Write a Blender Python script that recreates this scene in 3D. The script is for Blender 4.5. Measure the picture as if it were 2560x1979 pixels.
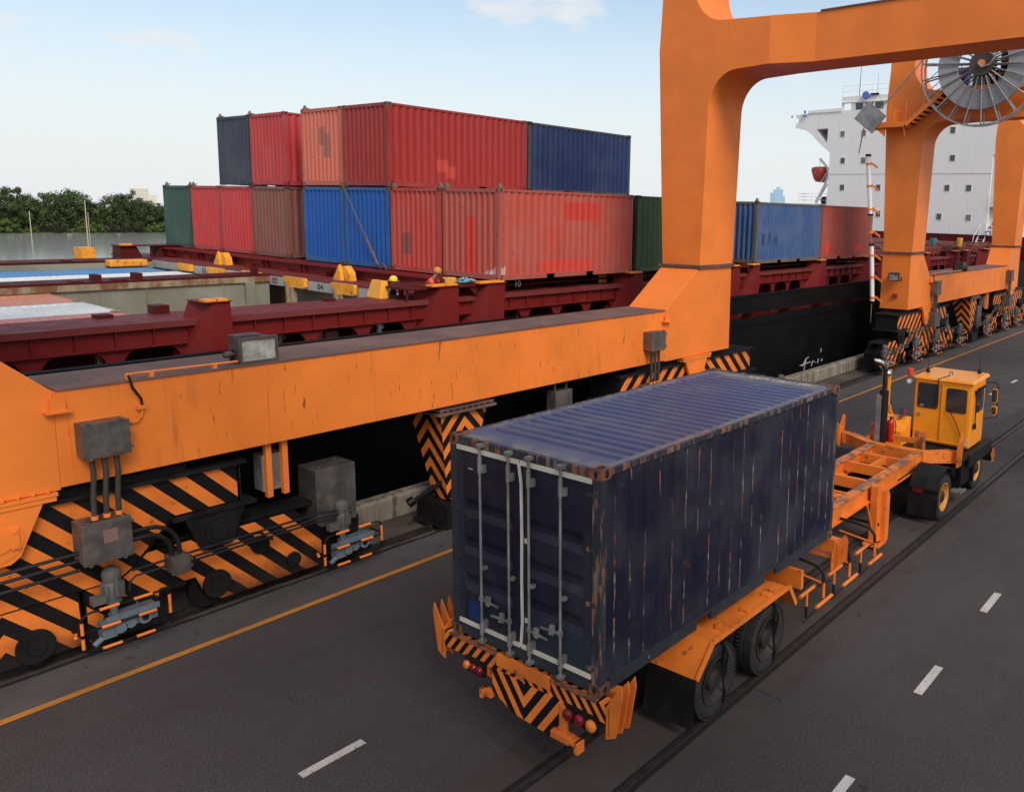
import bpy, math, random
from mathutils import Vector, Matrix, Euler
random.seed(7)
scene = bpy.context.scene
for o in list(bpy.data.objects): bpy.data.objects.remove(o)
COL = scene.collection
R = math.radians
# ------------------------------------------------------------------ camera
cam_d = bpy.data.cameras.new('camera'); cam = bpy.data.objects.new('camera', cam_d); COL.objects.link(cam)
YAW, PITCH, ROLL = 0.6646, 0.1523, 0.0141
fw = Vector((math.cos(YAW)*math.cos(PITCH), math.sin(YAW)*math.cos(PITCH), -math.sin(PITCH)))
rt0 = Vector((math.sin(YAW), -math.cos(YAW), 0)); up0 = rt0.cross(fw)
rt = rt0*math.cos(ROLL)+up0*math.sin(ROLL); up = -rt0*math.sin(ROLL)+up0*math.cos(ROLL)
M = Matrix((rt, up, -fw)).transposed().to_4x4(); M.translation = Vector((0, 0, 6.5459))
cam.matrix_world = M
cam_d.sensor_width = 36; cam_d.lens = 2065.6/2560*36
cam_d.shift_x = -0.1191; cam_d.shift_y = -0.0483
cam_d.clip_start = 0.1; cam_d.clip_end = 20000
scene.camera = cam
scene.render.resolution_x = 1024; scene.render.resolution_y = 791
scene.render.engine = 'CYCLES'
# ------------------------------------------------------------------ light
SUN_EL, SUN_AZ = 42, -114       # azimuth of the sun measured from +X towards +Y
world = bpy.data.worlds.new('World'); scene.world = world; world.use_nodes = True
wn = world.node_tree; wn.nodes.clear()
def wnode(t, **k):
    n = wn.nodes.new(t)
    for a, b in k.items(): setattr(n, a, b)
    return n
sky = wnode('ShaderNodeTexSky', sky_type='NISHITA', sun_disc=False, sun_elevation=R(SUN_EL), sun_rotation=R(90-SUN_AZ),
            altitude=0, air_density=1.0, dust_density=1.5, ozone_density=1.0)
tcw = wnode('ShaderNodeTexCoord'); sep = wnode('ShaderNodeSeparateXYZ')
mp = wnode('ShaderNodeMapping'); mp.inputs['Scale'].default_value = (1.5, 1.5, 4.2); mp.inputs['Location'].default_value = (0.5, 1.3, 0.35)
nz = wnode('ShaderNodeTexNoise'); nz.inputs['Scale'].default_value = 3.4; nz.inputs['Detail'].default_value = 9; nz.inputs['Roughness'].default_value = .56
rp = wnode('ShaderNodeValToRGB'); rp.color_ramp.elements[0].position = .49; rp.color_ramp.elements[1].position = .66; rp.color_ramp.elements[1].color = (.92, .92, .92, 1)
rp.color_ramp.interpolation = 'EASE'
hz = wnode('ShaderNodeMapRange'); hz.inputs['From Min'].default_value = 0.0; hz.inputs['From Max'].default_value = .34
hz.inputs['To Min'].default_value = .96; hz.inputs['To Max'].default_value = .04; hz.interpolation_type = 'SMOOTHSTEP'
mx = wnode('ShaderNodeMath', operation='MAXIMUM')
cl = wnode('ShaderNodeMix', data_type='RGBA')
cl.inputs['B'].default_value = (5.55, 5.72, 5.85, 1)
tint = wnode('ShaderNodeMix', data_type='RGBA', blend_type='MULTIPLY'); tint.inputs['Factor'].default_value = 1; tint.inputs['B'].default_value = (1.22, 1.22, 1.13, 1)
bg = wnode('ShaderNodeBackground'); bg.inputs['Strength'].default_value = .10
wo = wnode('ShaderNodeOutputWorld')
L = wn.links.new
L(tcw.outputs['Generated'], mp.inputs['Vector']); L(mp.outputs[0], nz.inputs['Vector']); L(nz.outputs['Fac'], rp.inputs[0])
L(tcw.outputs['Generated'], sep.inputs[0]); L(sep.outputs['Z'], hz.inputs['Value'])
L(rp.outputs[0], mx.inputs[0]); L(hz.outputs[0], mx.inputs[1]); L(mx.outputs[0], cl.inputs['Factor'])
L(sky.outputs[0], tint.inputs['A']); L(tint.outputs['Result'], cl.inputs['A']); L(cl.outputs['Result'], bg.inputs['Color']); L(bg.outputs[0], wo.inputs[0])
sun_d = bpy.data.lights.new('sun', 'SUN'); sun = bpy.data.objects.new('sun', sun_d); COL.objects.link(sun)
sun_d.energy = 1.35; sun_d.angle = R(24); sun_d.color = (1, .93, .84)
sd = Vector((math.cos(R(SUN_AZ))*math.cos(R(SUN_EL)), math.sin(R(SUN_AZ))*math.cos(R(SUN_EL)), math.sin(R(SUN_EL))))
sun.rotation_euler = sd.to_track_quat('Z', 'Y').to_euler()
scene.view_settings.view_transform = 'Standard'; scene.view_settings.look = 'None'
scene.view_settings.exposure = 0.58; scene.view_settings.gamma = 1
# ------------------------------------------------------------------ helpers
def tag(o, label=None, cat=None, group=None, kind=None):
    if label: o['label'] = label
    if cat: o['category'] = cat
    if group: o['group'] = group
    if kind: o['kind'] = kind
    return o
def empty(name, loc=(0,0,0), rot=(0,0,0)):
    o = bpy.data.objects.new(name, None); COL.objects.link(o); o.location = loc; o.rotation_euler = rot
    o.empty_display_size = .2
    return o
class MB:
    def __init__(s): s.v = []; s.f = []; s.m = []; s.c = []
    def add(s, vs, fs, m=0):
        b = len(s.v); s.c.append((b, len(s.f))); s.v += [tuple(v) for v in vs]; s.f += [tuple(b+i for i in f) for f in fs]; s.m += [m]*len(fs); return s
    def box(s, x0, x1, y0, y1, z0, z1, m=0):
        return s.add([(x0,y0,z0),(x1,y0,z0),(x1,y1,z0),(x0,y1,z0),(x0,y0,z1),(x1,y0,z1),(x1,y1,z1),(x0,y1,z1)],
                     [(0,3,2,1),(4,5,6,7),(0,1,5,4),(1,2,6,5),(2,3,7,6),(3,0,4,7)], m)
    def obox(s, c, ax, ay, az, m=0):   # oriented box: centre and half axes
        c = Vector(c); ax, ay, az = Vector(ax), Vector(ay), Vector(az)
        vs = [c-ax-ay-az, c+ax-ay-az, c+ax+ay-az, c-ax+ay-az, c-ax-ay+az, c+ax-ay+az, c+ax+ay+az, c-ax+ay+az]
        return s.add(vs, [(0,3,2,1),(4,5,6,7),(0,1,5,4),(1,2,6,5),(2,3,7,6),(3,0,4,7)], m)
    def beam(s, p, q, w, h, m=0, upv=(0,0,1)):
        p, q = Vector(p), Vector(q); d = (q-p); l = d.length; d.normalize(); u = Vector(upv); sd_ = d.cross(u).normalized(); u = sd_.cross(d)
        return s.obox((p+q)/2, d*l/2, sd_*w/2, u*h/2, m)
    def prism(s, pts, axis, a0, a1, m=0):
        n = len(pts)
        def P(p, a): return {'x': (a, p[0], p[1]), 'y': (p[0], a, p[1]), 'z': (p[0], p[1], a)}[axis]
        ar = sum(pts[i][0]*pts[(i+1)%n][1]-pts[(i+1)%n][0]*pts[i][1] for i in range(n))
        if (ar < 0) != (axis == 'y'): pts = list(reversed(pts))
        vs = [P(p, a0) for p in pts]+[P(p, a1) for p in pts]
        fs = [tuple(reversed(range(n))), tuple(range(n, 2*n))]+[(i, (i+1)%n, n+(i+1)%n, n+i) for i in range(n)]
        return s.add(vs, fs, m)
    def cyl(s, p, q, r0, r1=None, n=12, m=0, caps=True):
        r1 = r0 if r1 is None else r1
        p, q = Vector(p), Vector(q); d = (q-p).normalized(); a = d.orthogonal().normalized(); b = d.cross(a)
        vs = [p+(a*math.cos(2*math.pi*i/n)+b*math.sin(2*math.pi*i/n))*r0 for i in range(n)]+[q+(a*math.cos(2*math.pi*i/n)+b*math.sin(2*math.pi*i/n))*r1 for i in range(n)]
        fs = [(i, (i+1)%n, n+(i+1)%n, n+i) for i in range(n)]
        if caps: fs += [tuple(reversed(range(n))), tuple(range(n, 2*n))]
        return s.add(vs, fs, m)
    def tube(s, pts, r, n=8, m=0):
        pts = [Vector(p) for p in pts]; vs = []; fs = []
        d0 = (pts[1]-pts[0]).normalized(); a = d0.orthogonal().normalized()
        for i, p in enumerate(pts):
            d = (pts[min(i+1, len(pts)-1)]-pts[max(i-1, 0)]).normalized()
            a = (a-d*a.dot(d)).normalized(); b = d.cross(a)
            vs += [p+(a*math.cos(2*math.pi*k/n)+b*math.sin(2*math.pi*k/n))*r for k in range(n)]
        for i in range(len(pts)-1):
            fs += [(i*n+k, i*n+(k+1)%n, (i+1)*n+(k+1)%n, (i+1)*n+k) for k in range(n)]
        fs += [tuple(reversed(range(n))), tuple(range((len(pts)-1)*n, len(pts)*n))]
        return s.add(vs, fs, m)
    def lathe(s, prof, axis='y', c=(0,0,0), n=32, m=0, closed=False):   # prof: (radius, along)
        vs = []; k = len(prof)
        for i in range(n):
            t = 2*math.pi*i/n; cc, ss = math.cos(t), math.sin(t)
            for r, a in prof:
                p = {'y': (r*cc, a, r*ss), 'z': (r*cc, r*ss, a), 'x': (a, r*cc, r*ss)}[axis]
                vs.append((p[0]+c[0], p[1]+c[1], p[2]+c[2]))
        fs = []
        for i in range(n):
            j = (i+1)%n
            for q in range(k if closed else k-1):
                q2 = (q+1)%k
                fs.append((i*k+q, j*k+q, j*k+q2, i*k+q2))
        return s.add(vs, fs, m)
    def loft(s, rings, m=0, caps=True):
        n = len(rings[0]); vs = [v for r in rings for v in r]; fs = []
        for i in range(len(rings)-1): fs += [(i*n+k, i*n+(k+1)%n, (i+1)*n+(k+1)%n, (i+1)*n+k) for k in range(n)]
        if caps: fs += [tuple(reversed(range(n))), tuple(range((len(rings)-1)*n, len(rings)*n))]
        return s.add(vs, fs, m)
    def build_each(s, name, mats, parent=None, smooth=False, bevel=0, group=1):
        out = []; cs = s.c+[(len(s.v), len(s.f))]; i = 0; gi = 0
        while i < len(s.c):
            g = group if isinstance(group, int) else group[gi % len(group)]; gi += 1; j = min(i+g, len(s.c)); v0, f0 = cs[i]; v1, f1 = cs[j]
            q = MB(); q.v = s.v[v0:v1]; q.f = [tuple(x-v0 for x in f) for f in s.f[f0:f1]]; q.m = s.m[f0:f1]
            out.append(q.build(name, mats, parent, smooth, bevel)); i = j
        return out
    def build(s, name, mats, parent=None, smooth=False, bevel=0, fix=True):
        me = bpy.data.meshes.new(name); me.from_pydata([tuple(v) for v in s.v], [], s.f)
        if not isinstance(mats, (list, tuple)): mats = [mats]
        for m_ in mats: me.materials.append(m_)
        for p, mi in zip(me.polygons, s.m): p.material_index = mi
        if fix:
            import bmesh
            bm = bmesh.new(); bm.from_mesh(me); bmesh.ops.recalc_face_normals(bm, faces=bm.faces); bm.to_mesh(me); bm.free()
        if smooth:
            for p in me.polygons: p.use_smooth = True
            try: me.set_sharp_from_angle(angle=R(38))
            except Exception: pass
        me.update()
        o = bpy.data.objects.new(name, me); COL.objects.link(o)
        if parent: o.parent = parent
        if bevel:
            b = o.modifiers.new('bevel', 'BEVEL'); b.width = bevel; b.segments = 2; b.limit_method = 'ANGLE'; b.angle_limit = R(35)
        return o
def children(o): return [c for c in bpy.data.objects if c.parent == o]
def arc(cx, cz, r, a0, a1, n):
    return [(cx+r*math.cos(R(a0+(a1-a0)*i/n)), cz+r*math.sin(R(a0+(a1-a0)*i/n))) for i in range(n+1)]
def text_mesh(name, body, size, mat, parent, loc, rot, ext=.004, xs=1.0):
    c = bpy.data.curves.new(name, 'FONT'); c.body = body; c.size = size; c.extrude = ext; c.align_x = 'CENTER'; c.align_y = 'CENTER'
    t = bpy.data.objects.new(name, c); COL.objects.link(t)
    me = bpy.data.meshes.new_from_object(t); me.name = name
    COL.objects.unlink(t); bpy.data.objects.remove(t)
    me.materials.clear(); me.materials.append(mat)
    o = bpy.data.objects.new(name, me); COL.objects.link(o); o.parent = parent; o.location = loc; o.rotation_euler = rot; o.scale = (xs, 1, 1)
    return o
# ------------------------------------------------------------------ materials
class NT:
    def __init__(s, name):
        s.mat = bpy.data.materials.new(name); s.mat.use_nodes = True; s.t = s.mat.node_tree; s.t.nodes.clear()
        s.out = s.n('ShaderNodeOutputMaterial'); s.b = s.n('ShaderNodeBsdfPrincipled'); s.l(s.b.outputs[0], s.out.inputs[0])
        tc = s.n('ShaderNodeTexCoord'); oi = s.n('ShaderNodeObjectInfo')
        sc = s.n('ShaderNodeVectorMath', operation='SCALE'); sc.inputs[0].default_value = (37, 53, 71); s.l(oi.outputs['Random'], sc.inputs['Scale'])
        ad = s.n('ShaderNodeVectorMath', operation='ADD'); s.l(tc.outputs['Object'], ad.inputs[0]); s.l(sc.outputs[0], ad.inputs[1])
        s.vec = ad.outputs[0]; s.obj = tc.outputs['Object']
    def n(s, t, **k):
        n = s.t.nodes.new(t)
        for a, b in k.items(): setattr(n, a, b)
        return n
    def l(s, a, b): s.t.links.new(a, b)
    def noise(s, scale=1, detail=4, rough=.55, st=(1,1,1), vec=None, dist=0):
        mp_ = s.n('ShaderNodeMapping'); mp_.inputs['Scale'].default_value = st; s.l(vec or s.vec, mp_.inputs[0])
        n = s.n('ShaderNodeTexNoise'); n.inputs['Scale'].default_value = scale; n.inputs['Detail'].default_value = detail
        n.inputs['Roughness'].default_value = rough; n.inputs['Distortion'].default_value = dist; s.l(mp_.outputs[0], n.inputs['Vector']); return n.outputs['Fac']
    def ramp(s, fac, a, b, lo=0., hi=1.):
        m = s.n('ShaderNodeMapRange'); m.interpolation_type = 'SMOOTHSTEP'
        for k, v in (('From Min', a), ('From Max', b), ('To Min', lo), ('To Max', hi)): m.inputs[k].default_value = v
        s.l(fac, m.inputs['Value']); return m.outputs[0]
    def mix(s, fac, a, b, mode='MIX'):
        m = s.n('ShaderNodeMix', data_type='RGBA', blend_type=mode)
        if isinstance(fac, (int, float)): m.inputs['Factor'].default_value = fac
        else: s.l(fac, m.inputs['Factor'])
        for k, v in (('A', a), ('B', b)):
            if isinstance(v, tuple): m.inputs[k].default_value = (v[0], v[1], v[2], 1)
            else: s.l(v, m.inputs[k])
        return m.outputs['Result']
    def math(s, op, a, b=None):
        m = s.n('ShaderNodeMath', operation=op)
        for i, v in enumerate((a, b)):
            if v is None: continue
            if isinstance(v, (int, float)): m.inputs[i].default_value = v
            else: s.l(v, m.inputs[i])
        return m.outputs[0]
    def xyz(s, vec=None):
        m = s.n('ShaderNodeSeparateXYZ'); s.l(vec or s.obj, m.inputs[0]); return m.outputs
    def bump(s, h, st=.2, dist=.01):
        b = s.n('ShaderNodeBump'); b.inputs['Strength'].default_value = st; b.inputs['Distance'].default_value = dist; s.l(h, b.inputs['Height']); s.l(b.outputs[0], s.b.inputs['Normal'])
    def fin(s, col, rough=.5, metal=0., spec=.5):
        if isinstance(col, tuple): s.b.inputs['Base Color'].default_value = (*col, 1)
        else: s.l(col, s.b.inputs['Base Color'])
        if isinstance(rough, (int, float)): s.b.inputs['Roughness'].default_value = rough
        else: s.l(rough, s.b.inputs['Roughness'])
        s.b.inputs['Metallic'].default_value = metal; s.b.inputs['Specular IOR Level'].default_value = spec
        return s.mat
def mul(c, k): return tuple(min(1, x*k) for x in c)
RUST = (.13, .05, .025)
def weather(nt, col, rust=.3, streak=.3, fade=.3, rustcol=RUST, sc=1.):
    """large fading, vertical dirt streaks, rust specks"""
    c = nt.mix(nt.ramp(nt.noise(.9*sc, 5, .6), .35, .7), col if not isinstance(col, tuple) else col, tuple(x*(1-.35*fade)+.10*fade for x in col) if isinstance(col, tuple) else (.3,.3,.3)) if isinstance(col, tuple) else col
    st = nt.ramp(nt.noise(2.2*sc, 5, .6, st=(3.2, 3.2, .22)), .52, .74, 0, streak)
    c = nt.mix(st, c, (.05, .035, .03))
    st2 = nt.ramp(nt.noise(9*sc, 4, .6, st=(3, 3, .3)), .66, .72, 0, min(1, streak*1.6))
    c = nt.mix(st2, c, (.08, .04, .03))
    rs = nt.ramp(nt.noise(6*sc, 8, .72), .62-.05*rust, .69-.05*rust, 0, min(1, rust*2))
    c = nt.mix(rs, c, rustcol)
    return c
def paint(name, col, rough=.5, rust=.25, streak=.25, fade=.3, sc=1., spec=.4, bump=.12, metal=0.):
    nt = NT(name); c = weather(nt, col, rust, streak, fade, sc=sc)
    rr = nt.ramp(nt.noise(3*sc, 4), .3, .7, rough-.08, rough+.12)
    nt.bump(nt.noise(14*sc, 4), bump, .01)
    return nt.fin(c, rr, metal, spec)
def plain(name, col, rough=.5, metal=0., var=.12, sc=4., spec=.5):
    nt = NT(name); c = nt.mix(nt.ramp(nt.noise(sc, 4), .3, .7), mul(col, 1-var), mul(col, 1+var)); return nt.fin(c, rough, metal, spec)
ORANGE = (.93, .235, .036)
def crane_orange(name, col, dirty):
    nt = NT(name); x = nt.xyz()
    c = nt.mix(nt.ramp(nt.noise(.7, 4), .3, .75), col, mul(col, .84))
    if dirty:
        d = nt.ramp(nt.noise(.55, 5, .6, st=(1, 1, .35)), .45, .70)                 # broad grime
        s1 = nt.ramp(nt.noise(5.5, 3, .6, st=(1, 1, .10)), .50, .80, 0, .75)        # drips
        c = nt.mix(nt.math('MULTIPLY', s1, d), c, (.16, .065, .03))
        s2 = nt.ramp(nt.noise(16, 3, .5, st=(1, 1, .13)), .665, .70, 0, .8)
        d2 = nt.ramp(nt.noise(.8, 3, .5), .40, .55)
        c = nt.mix(nt.math('MULTIPLY', s2, d2), c, (.07, .035, .03))
    sp = nt.ramp(nt.noise(7, 5, .6), .735, .76, 0, .8)
    c = nt.mix(sp, c, (.10, .045, .03))
    nt.bump(nt.noise(2.2, 3), .08, .02)
    return nt.fin(c, .46, 0, .35)
M_or = crane_orange('crane_orange_paint', ORANGE, False)
M_ord = crane_orange('crane_orange_paint_stained', ORANGE, True)
def top_grime():
    nt = NT('rusty_beam_top'); c = nt.mix(nt.ramp(nt.noise(1.2, 6, .6), .3, .7), (.20, .105, .080), (.115, .070, .058))
    c = nt.mix(nt.ramp(nt.noise(9, 3, .6, st=(.5, 1.4, 1)), .66, .70), c, (.012, .010, .010))
    c = nt.mix(nt.ramp(nt.noise(2.4, 5, .7), .60, .8, 0, .5), c, (.36, .12, .04)); return nt.fin(c, .8)
M_top = top_grime()
def stripes(name, kx, kz, period, duty=.5, off=0., axis='x', mirror=None, zdir=1, dirt=True):
    """hazard stripes: pattern runs along axis*kx + z*kz; mirror folds |axis - mirror|"""
    nt = NT(name); o = nt.xyz(); a = o['XYZ'.index(axis.upper())]
    if mirror is not None: a = nt.math('ABSOLUTE', nt.math('SUBTRACT', a, mirror))
    s = nt.math('ADD', nt.math('MULTIPLY', a, kx), nt.math('ADD', nt.math('MULTIPLY', o['Z'], kz*zdir), off+100*period))
    fr = nt.math('FRACT', nt.math('DIVIDE', s, period))
    g = nt.math('GREATER_THAN', fr, duty)
    oc = nt.mix(nt.ramp(nt.noise(1.5, 4), .3, .8), ORANGE, mul(ORANGE, .72))
    bl = nt.mix(nt.ramp(nt.noise(3, 4), .3, .8), (.004, .004, .0045), (.010, .008, .007))
    c = nt.mix(g, oc, bl)
    if dirt:
        low = nt.ramp(nt.math('ADD', o['Z'], nt.math('MULTIPLY', nt.noise(2.5, 4), .8)), 1.15, .35)
        c = nt.mix(nt.math('MULTIPLY', low, .93), c, (.020, .014, .012))
        c = nt.mix(nt.ramp(nt.noise(6, 6, .7), .60, .72, 0, .8), c, (.02, .014, .012))
    return nt.fin(c, .5, 0, .35)
M_black = plain('greasy_black_steel', (.0045, .0045, .0048), .5, var=.4, spec=.25)
M_black2 = plain('dull_black_steel', (.010, .0095, .0095), .6, var=.4, spec=.25)
def galv(name, col, rough=.35, metal=.75):
    nt = NT(name); c = nt.mix(nt.ramp(nt.noise(2.6, 5, .6), .3, .7), mul(col, .65), mul(col, 1.15))
    c = nt.mix(nt.ramp(nt.noise(5, 5, .6, st=(1, 1, .25)), .6, .8, 0, .5), c, (.10, .07, .055))
    return nt.fin(c, nt.ramp(nt.noise(8, 3), .3, .7, rough-.05, rough+.2), metal)
M_steel = galv('dirty_stainless_steel', (.19, .165, .145), .38, .6)
M_galv = galv('galvanised_steel', (.34, .33, .32), .45, .6)
M_pipe = plain('grey_conduit_hose', (.055, .046, .040), .5, var=.2, spec=.3); M_cpipe = plain('black_conduit', (.012, .012, .012), .45, var=.3, spec=.4)
M_white = paint('white_ship_paint', (.80, .785, .76), .45, .12, .10, .05, sc=.5)
M_glass = plain('dark_window_glass', (.035, .040, .042), .08, var=.1, spec=.8)
M_tire = plain('tyre_rubber', (.018, .017, .017), .75, var=.35, sc=9)
M_red = paint('ship_red_oxide', (.165, .010, .009), .55, .12, .30, .06, spec=.18)
M_redd = paint('ship_dark_red', (.085, .008, .008), .6, .15, .3, .05, spec=.15)
M_bulk = paint('deck_red_worn', (.165, .026, .024), .6, .2, .15, .12, spec=.25)
def hull_black():
    nt = NT('hull_black_paint'); c = nt.mix(nt.ramp(nt.noise(.8, 5), .3, .75), (.0025, .0025, .003), (.0055, .0055, .006))
    c = nt.mix(nt.ramp(nt.noise(5, 6, .7, st=(1, 1, .4)), .68, .76, 0, .6), c, (.015, .012, .01)); nt.bump(nt.noise(.9, 3), .15, .05)
    return nt.fin(c, .55, 0, .15)
M_hull = hull_black()
def grey_hold():
    nt = NT('hold_grey_green_paint'); c = nt.mix(nt.ramp(nt.noise(.6, 5), .3, .7), (.21, .20, .145), (.30, .29, .225))
    c = nt.mix(nt.ramp(nt.noise(2.5, 6, .65, st=(2, 2, .2)), .62, .72, 0, .85), c, (.13, .055, .03)); return nt.fin(c, .6)
M_hold = grey_hold()
M_holdl = paint('cell_guide_pale_grey', (.40, .40, .37), .55, .35, .35, .2)
def yel():
    nt = NT('chipped_yellow_paint'); c = nt.mix(nt.ramp(nt.noise(3, 6, .6), .35, .7), (.95, .40, .03), (.75, .28, .02))
    c = nt.mix(nt.ramp(nt.noise(7, 7, .7, st=(1.5, 1.5, .6)), .58, .64, 0, .9), c, (.10, .035, .02)); return nt.fin(c, .55)
M_yel = yel()
# ground
def asphalt():
    nt = NT('asphalt'); v = nt.obj
    c = nt.mix(nt.ramp(nt.noise(.35, 6, .6, st=(.45, 1, 1), vec=v), .35, .7), (.040, .034, .033), (.057, .048, .046))
    c = nt.mix(nt.ramp(nt.noise(1.6, 5, .6, st=(.15, 1.6, 1), vec=v), .5, .75, 0, .5), c, (.036, .032, .032))     # lane wear along the road
    c = nt.mix(nt.ramp(nt.noise(38, 3, .7, vec=v), .42, .72, 0, .75), c, (.105, .094, .088))
    c = nt.mix(nt.ramp(nt.noise(60, 2, .6, vec=v), .69, .74, 0, .8), c, (.21, .19, .18)); c = nt.mix(nt.ramp(nt.noise(23, 3, .6, vec=v), .66, .72, 0, .6), c, (.022, .019, .019))
    c = nt.mix(nt.ramp(nt.noise(1.9, 5, .65, vec=v), .66, .72, 0, .7), c, (.020, .017, .017))                       # oil spots
    c = nt.mix(nt.ramp(nt.noise(6.0, 3, .6, vec=v), .715, .75, 0, .8), c, (.016, .014, .014))
    nt.bump(nt.noise(70, 3, .7, vec=v), .5, .006); return nt.fin(c, nt.ramp(nt.noise(1.2, 4, vec=v), .3, .7, .62, .9), 0, .4)
def concrete_strip(name, a, b, bump=.25):
    nt = NT(name); v = nt.obj
    c = nt.mix(nt.ramp(nt.noise(.7, 6, .6, vec=v), .3, .7), a, b)
    c = nt.mix(nt.ramp(nt.noise(2.3, 5, .65, vec=v), .62, .70, 0, .75), c, mul(a, .35))
    c = nt.mix(nt.ramp(nt.noise(7, 3, .6, vec=v), .70, .74, 0, .85), c, mul(a, .25))
    c = nt.mix(nt.ramp(nt.noise(60, 3, .7, vec=v), .5, .75, 0, .5), c, mul(b, 1.5))
    nt.bump(nt.noise(40, 4, .7, vec=v), bump, .006); return nt.fin(c, .85, 0, .3)
M_asph = asphalt()
M_track = concrete_strip('track_concrete', (.050, .040, .036), (.072, .058, .052))
M_strip = concrete_strip('coarse_quay_strip', (.062, .055, .052), (.095, .084, .078), .6)
M_pit = concrete_strip('rail_pit_concrete', (.055, .042, .036), (.11, .085, .068), .5)
M_rail = plain('worn_rail_steel', (.045, .034, .030), .45, .3, var=.4)
M_groove = plain('groove_dark', (.006, .005, .005), .9)  # near-black strips laid where the grooves, gaps and joints run
def linepaint(name, col, wear=.5):
    nt = NT(name); v = nt.obj
    c = nt.mix(nt.ramp(nt.noise(1.5, 4, vec=v), .3, .7), col, mul(col, .75))
    c = nt.mix(nt.ramp(nt.noise(14, 6, .7, vec=v), .62-.08*wear, .70-.05*wear, 0, .9), c, (.06, .052, .05)); return nt.fin(c, .75)
M_yline = linepaint('yellow_line_paint', (.50, .20, .028), .3)
M_wline = linepaint('white_line_paint', (.62, .58, .54), .6)
def kerb_mat():
    nt = NT('stained_kerb_concrete'); v = nt.obj
    c = nt.mix(nt.ramp(nt.noise(1.5, 6, .6, vec=v), .3, .7), (.30, .25, .19), (.20, .17, .13))
    c = nt.mix(nt.ramp(nt.noise(3.5, 5, .65, st=(2, 2, .25), vec=v), .48, .62, 0, .8), c, (.05, .045, .038)); nt.bump(nt.noise(8, 5, vec=v), .5, .03)
    return nt.fin(c, .85)
M_kerb = kerb_mat()
def water_mat():
    nt = NT('river_water'); v = nt.obj
    nt.bump(nt.noise(.5, 4, .6, st=(.35, 1, 1), vec=v), .35, .10)
    c = nt.mix(nt.ramp(nt.noise(.02, 3, st=(.3, 1, 1), vec=v), .3, .7), (.38, .37, .33), (.46, .45, .42)); return nt.fin(c, .10, 0, .8)
M_water = water_mat()
M_bank = concrete_strip('river_bank_soil', (.05, .06, .025), (.09, .08, .04))
# ------------------------------------------------------------------ ground, river
def slab(name, mat, x0, x1, y0, y1, z0, z1, kind='structure'):
    o = MB().box(x0, x1, y0, y1, z0, z1).build(name, mat); o['kind'] = kind; return o
slab('quay_road', M_asph, -60, 900, -160, 12.37, -3.0, 0)
slab('quay_strip', M_strip, -60, 900, 12.37, 13.44, -3.0, .014)
slab('crane_rail_trench', M_pit, -60, 900, 13.44, 14.88, -3.0, -.085)
slab('quay_edge', M_pit, -60, 900, 14.88, 15.32, -3.0, -.03)
slab('yellow_line', M_yline, -60, 900, 12.355, 12.475, .016, .020)
slab('rail_track', M_track, -60, 900, 4.86, 7.0, -.01, .004)
def ragged(name, mat, y0, y1, z, amp, step, xr=(-5, 90)):
    rr = random.Random(3); x = xr[0]; top = []; bot = []
    while x < xr[1]: top.append((x, y1+rr.uniform(-amp, amp), z)); bot.append((x, y0+rr.uniform(-amp, amp)*.2, z)); x += step*rr.uniform(.6, 1.4)
    m = MB(); n = len(top); m.add(top+bot, [(i, n+i, n+i+1, i+1) for i in range(n-1)]); o = m.build(name, mat); o['kind'] = 'structure'
m = MB()
for y in (6.36, 5.42): m.box(-60, 900, y-.035, y+.035, 0, .010)
o = m.build('track_rails', M_rail); o['kind'] = 'structure'
m = MB()
for y in (6.445, 5.335): m.box(-60, 900, y-.038, y+.038, 0, .007)
for y in (6.30, 5.48): m.box(-60, 900, y-.018, y+.018, 0, .007)
o = m.build('rail_grooves', M_groove); o['kind'] = 'structure'
m = MB()
for x in (9.62, 14.9, 24.3): m.box(x, x+.012, 4.87, 5.30, 0, .0065); m.box(x+.6, x+.612, 5.52, 6.26, 0, .0065)
o = m.build('slab_joints', M_groove); o['kind'] = 'structure'
m = MB(); m.box(-60, 900, 13.80, 13.87, -.09, .02); m.box(-60, 900, 13.74, 13.93, -.09, -.06)
o = m.build('crane_rail', M_rail); o['kind'] = 'structure'
ragged('trench_gap_edge', M_groove, 13.36, 13.455, .0165, .035, .22)
m = MB(); m.box(-60, 900, 13.445, 13.62, -.09, -.082); o = m.build('trench_gap', M_groove); o['kind'] = 'structure'
mw = MB()
for k in range(12): mw.box(4.60+3.2*k, 5.45+3.2*k, 8.46, 8.58, 0, .004)
for k in range(10): mw.box(7.60+3.2*k+.2, 8.62+3.2*k+.1, 3.39, 3.51, 0, .004)
o = mw.build('lane_dashes', M_wline); o['kind'] = 'structure'
# sea / river and far land
slab('river', M_water, -3000, 6000, 15.32, 384, -5, -2.0)
slab('far_bank_ground', M_bank, -3000, 6000, 384, 5000, -5, -1.55)
slab('far_quay_ground', M_strip, 900, 6000, -3000, 15.32, -3, -.1)
# kerb wall
rr = random.Random(5); mk = MB()
x = -20
while x < 160:
    l = rr.uniform(2.4, 3.6); mk.prism([(14.90, -.1), (14.90, .40), (14.95, .46), (15.20, .47), (15.22, .44), (15.22, -.1)], 'x', x, x+l-.025); x += l
kerb = mk.build('quay_kerb_wall', M_kerb)
tag(kerb, 'low stained concrete kerb wall along the quay edge below the black hull', 'kerb wall')
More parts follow.
